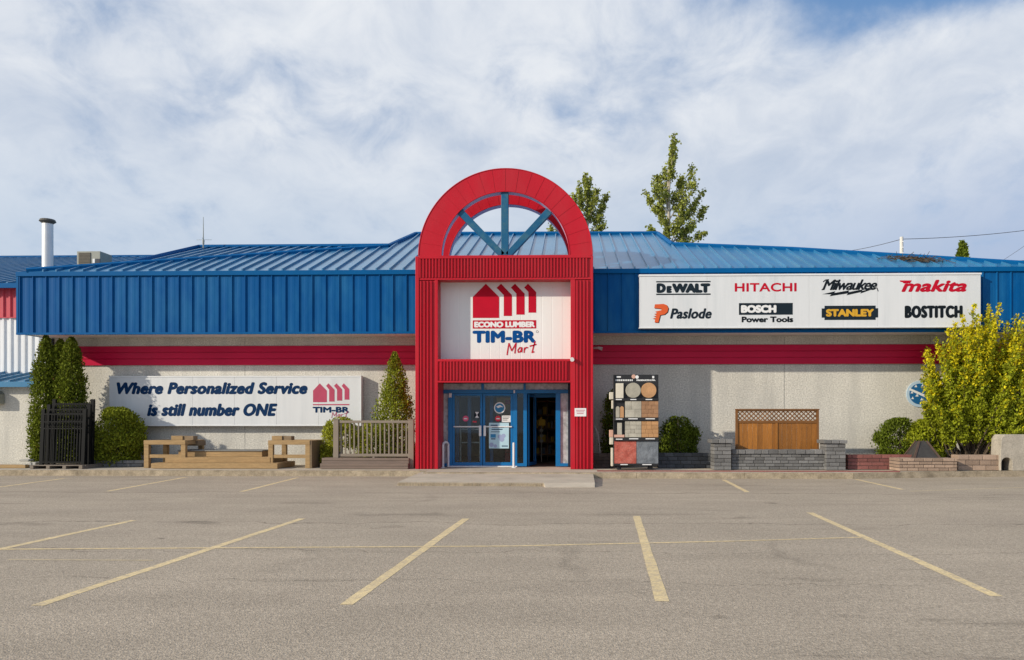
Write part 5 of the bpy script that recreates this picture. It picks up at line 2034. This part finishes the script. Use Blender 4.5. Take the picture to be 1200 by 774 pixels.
# stained cedar privacy panel with lattice top
Y = 22.55
fp_ = thing('cedar_fence_panel', (gx(911, Y), Y, ZS), 'stained cedar fence panel with lattice top behind seat wall', 'fence panel')
zc_ = lambda py: gz(py, Y, 911)
for xa, xb in ((862.4, 864.9), (957.3, 959.8)):
    MB().box(gx(xa, Y), gx(xb, Y), Y, Y + .09, ZS, zc_(480.6)).build('post', m_cedarframe, fp_, bevel=.004)
MB().box(gx(862, Y), gx(960.2, Y), Y - .02, Y + .1, zc_(480.6), zc_(479.4)).build('top_rail', m_cedarframe, fp_, bevel=.004)
a, b = gx(864.9, Y), gx(957.3, Y)
MB().box(a, b, Y + .01, Y + .08, zc_(496), zc_(493)).build('mid_rail', m_cedarframe, fp_, bevel=.004)
MB().box(a, b, Y + .01, Y + .08, zc_(482.4), zc_(480.7)).build('lattice_rail', m_cedarframe, fp_, bevel=.004)
mb = MB()
nb = 16
rr = random.Random(12)
xs = a
wid = (b - a) / nb
for i in range(nb):
    mb.box(a + wid * i + .003, a + wid * (i + 1) - .003, Y + .03 + rr.uniform(0, .006), Y + .05, ZS, zc_(496))
mb.build('boards', m_cedarboard, fp_)
MB().box(gx(909, Y), gx(911.6, Y), Y + .012, Y + .028, ZS, zc_(496) - .003).build('centre_batten', m_cedarboard, fp_)
mb = MB()
z0, z1 = zc_(493), zc_(482.4)
hh = z1 - z0
for dirn in (1, -1):
    x = a - hh
    while x < b:
        p, q = (x, z0), (x + hh, z1)
        if dirn < 0:
            p, q = (x, z1), (x + hh, z0)
        # clip to the frame
        pts_ = []
        t0 = max(0, (a - p[0]) / hh)
        t1 = min(1, (b - p[0]) / hh)
        if t1 - t0 > .05:
            A_ = (p[0] + hh * t0, p[1] + (q[1] - p[1]) * t0)
            B_ = (p[0] + hh * t1, p[1] + (q[1] - p[1]) * t1)
            nx_, nz_ = -(B_[1] - A_[1]), B_[0] - A_[0]
            l_ = math.hypot(nx_, nz_)
            nx_, nz_ = nx_ / l_ * .016, nz_ / l_ * .016
            y0 = Y + (.034 if dirn > 0 else .046)
            mb.prism([(A_[0] - nx_, A_[1] - nz_), (B_[0] - nx_, B_[1] - nz_), (B_[0] + nx_, B_[1] + nz_), (A_[0] + nx_, A_[1] + nz_)], y0, y0 + .010)
        x += hh * .5
mb.build('lattice', m_lat, fp_)

# planters at the right end
bwall('brick_planter', 993.5, 1085, 533, 22.0, .3, .30, .10, m_blk_red, 'long red block planter wall right of the grey pillar', 13)
t = bwall('tan_planter', 1053.5, 1122, 537.3, 21.35, .7, .28, .10, m_blk_tan, 'tan block planter wall stepping forward below the fire pit', 14)
bwall('tan_planter', 1122.5, 1172.5, 533.3, 21.7, .4, .34, .125, m_blk_tan, 'taller tan block wall under the yellow shrub', 15)
mb = MB()
a, b = gx(1055, 21.5), gx(1172, 21.5)
mb.box(gx(995, 22.32), gx(1172, 22.32), 22.32, 24.15, ZS, gz(536, 22.3))
solo(mb, 'planting_bed', [m_mulch], (gx(1100, 23), 23, ZS), 'dark soil bed behind the tan block walls', 'planting bed')
# concrete end wall with a small arched opening
Y = 21.6
a, c_ = gx(1172.6, Y), gx(1262, Y)
z1, zk = gz(533, Y, 1175), gz(509.5, Y, 1200)
mb = MB()
xc, rr_ = gx(1180, Y), (gx(1187.3, Y) - gx(1172.7, Y)) / 2 * .86
zc2_ = ZS + .22
poly_ = [(a, ZS), (xc - rr_, ZS), (xc - rr_, zc2_)] + [(xc + rr_ * math.cos(q), zc2_ + rr_ * math.sin(q)) for q in np.linspace(math.pi, 0, 11)[1:-1]] + [(xc + rr_, zc2_), (xc + rr_, ZS), (c_, ZS), (c_, zk), (gx(1177, Y), zk), (gx(1173.5, Y), zk - .12), (a, z1)]
mb.prism(poly_, Y, Y + .5)
mb.box(xc - rr_ - .05, xc + rr_ + .05, Y + .4, Y + .49, ZS, zc2_ + rr_ + .02, 1)
solo(mb, 'end_wall', [M('rough_render', (0.40, 0.365, 0.31), .95, .18, 2.2, fine=.2, fscale=30, bump=.8, bscale=18, dirt=(.2, .18, .15), dirt_amt=.6, dirt_scale=3), m_mortar], ((a + c_) / 2, Y, ZS), 'pale concrete end wall with small arched opening at far right', 'wall', bevel=.012)
# steel fire pit: truncated pyramid of dark mesh with rusty corner bars
Yp_ = 21.75
bl, br = at(1071.5, 537.5, Yp_), at(1101.5, 537.5, Yp_)
zt_ = gz(517.5, Yp_, 1086)
zb_2 = bl.z + .0
xm = (bl.x + br.x) / 2
hb, ht = (br.x - bl.x) / 2, (gx(1089.5, Yp_) - gx(1081, Yp_)) / 2
cy_ = Yp_ + hb
ft = thing('fire_pit_hood', (xm, cy_, zb_2), 'dark steel pyramid fire pit hood on the tan planter', 'fire pit')
q = [(xm - hb, cy_ - hb), (xm + hb, cy_ - hb), (xm + hb, cy_ + hb), (xm - hb, cy_ + hb)]
q2 = [(xm - ht, cy_ - ht), (xm + ht, cy_ - ht), (xm + ht, cy_ + ht), (xm - ht, cy_ + ht)]
mb = MB()
mb.add([(x, y, zb_2) for x, y in q] + [(x, y, zt_) for x, y in q2], [(0, 1, 5, 4), (1, 2, 6, 5), (2, 3, 7, 6), (3, 0, 4, 7), (4, 5, 6, 7)])
mb.build('hood', m_pit, ft)
mb = MB()
for i in range(4):
    mb.tube([(q[i][0], q[i][1], zb_2 + .01), (q2[i][0], q2[i][1], zt_)], .035, 4)
mb.build('corner_bars', m_pitedge, ft)
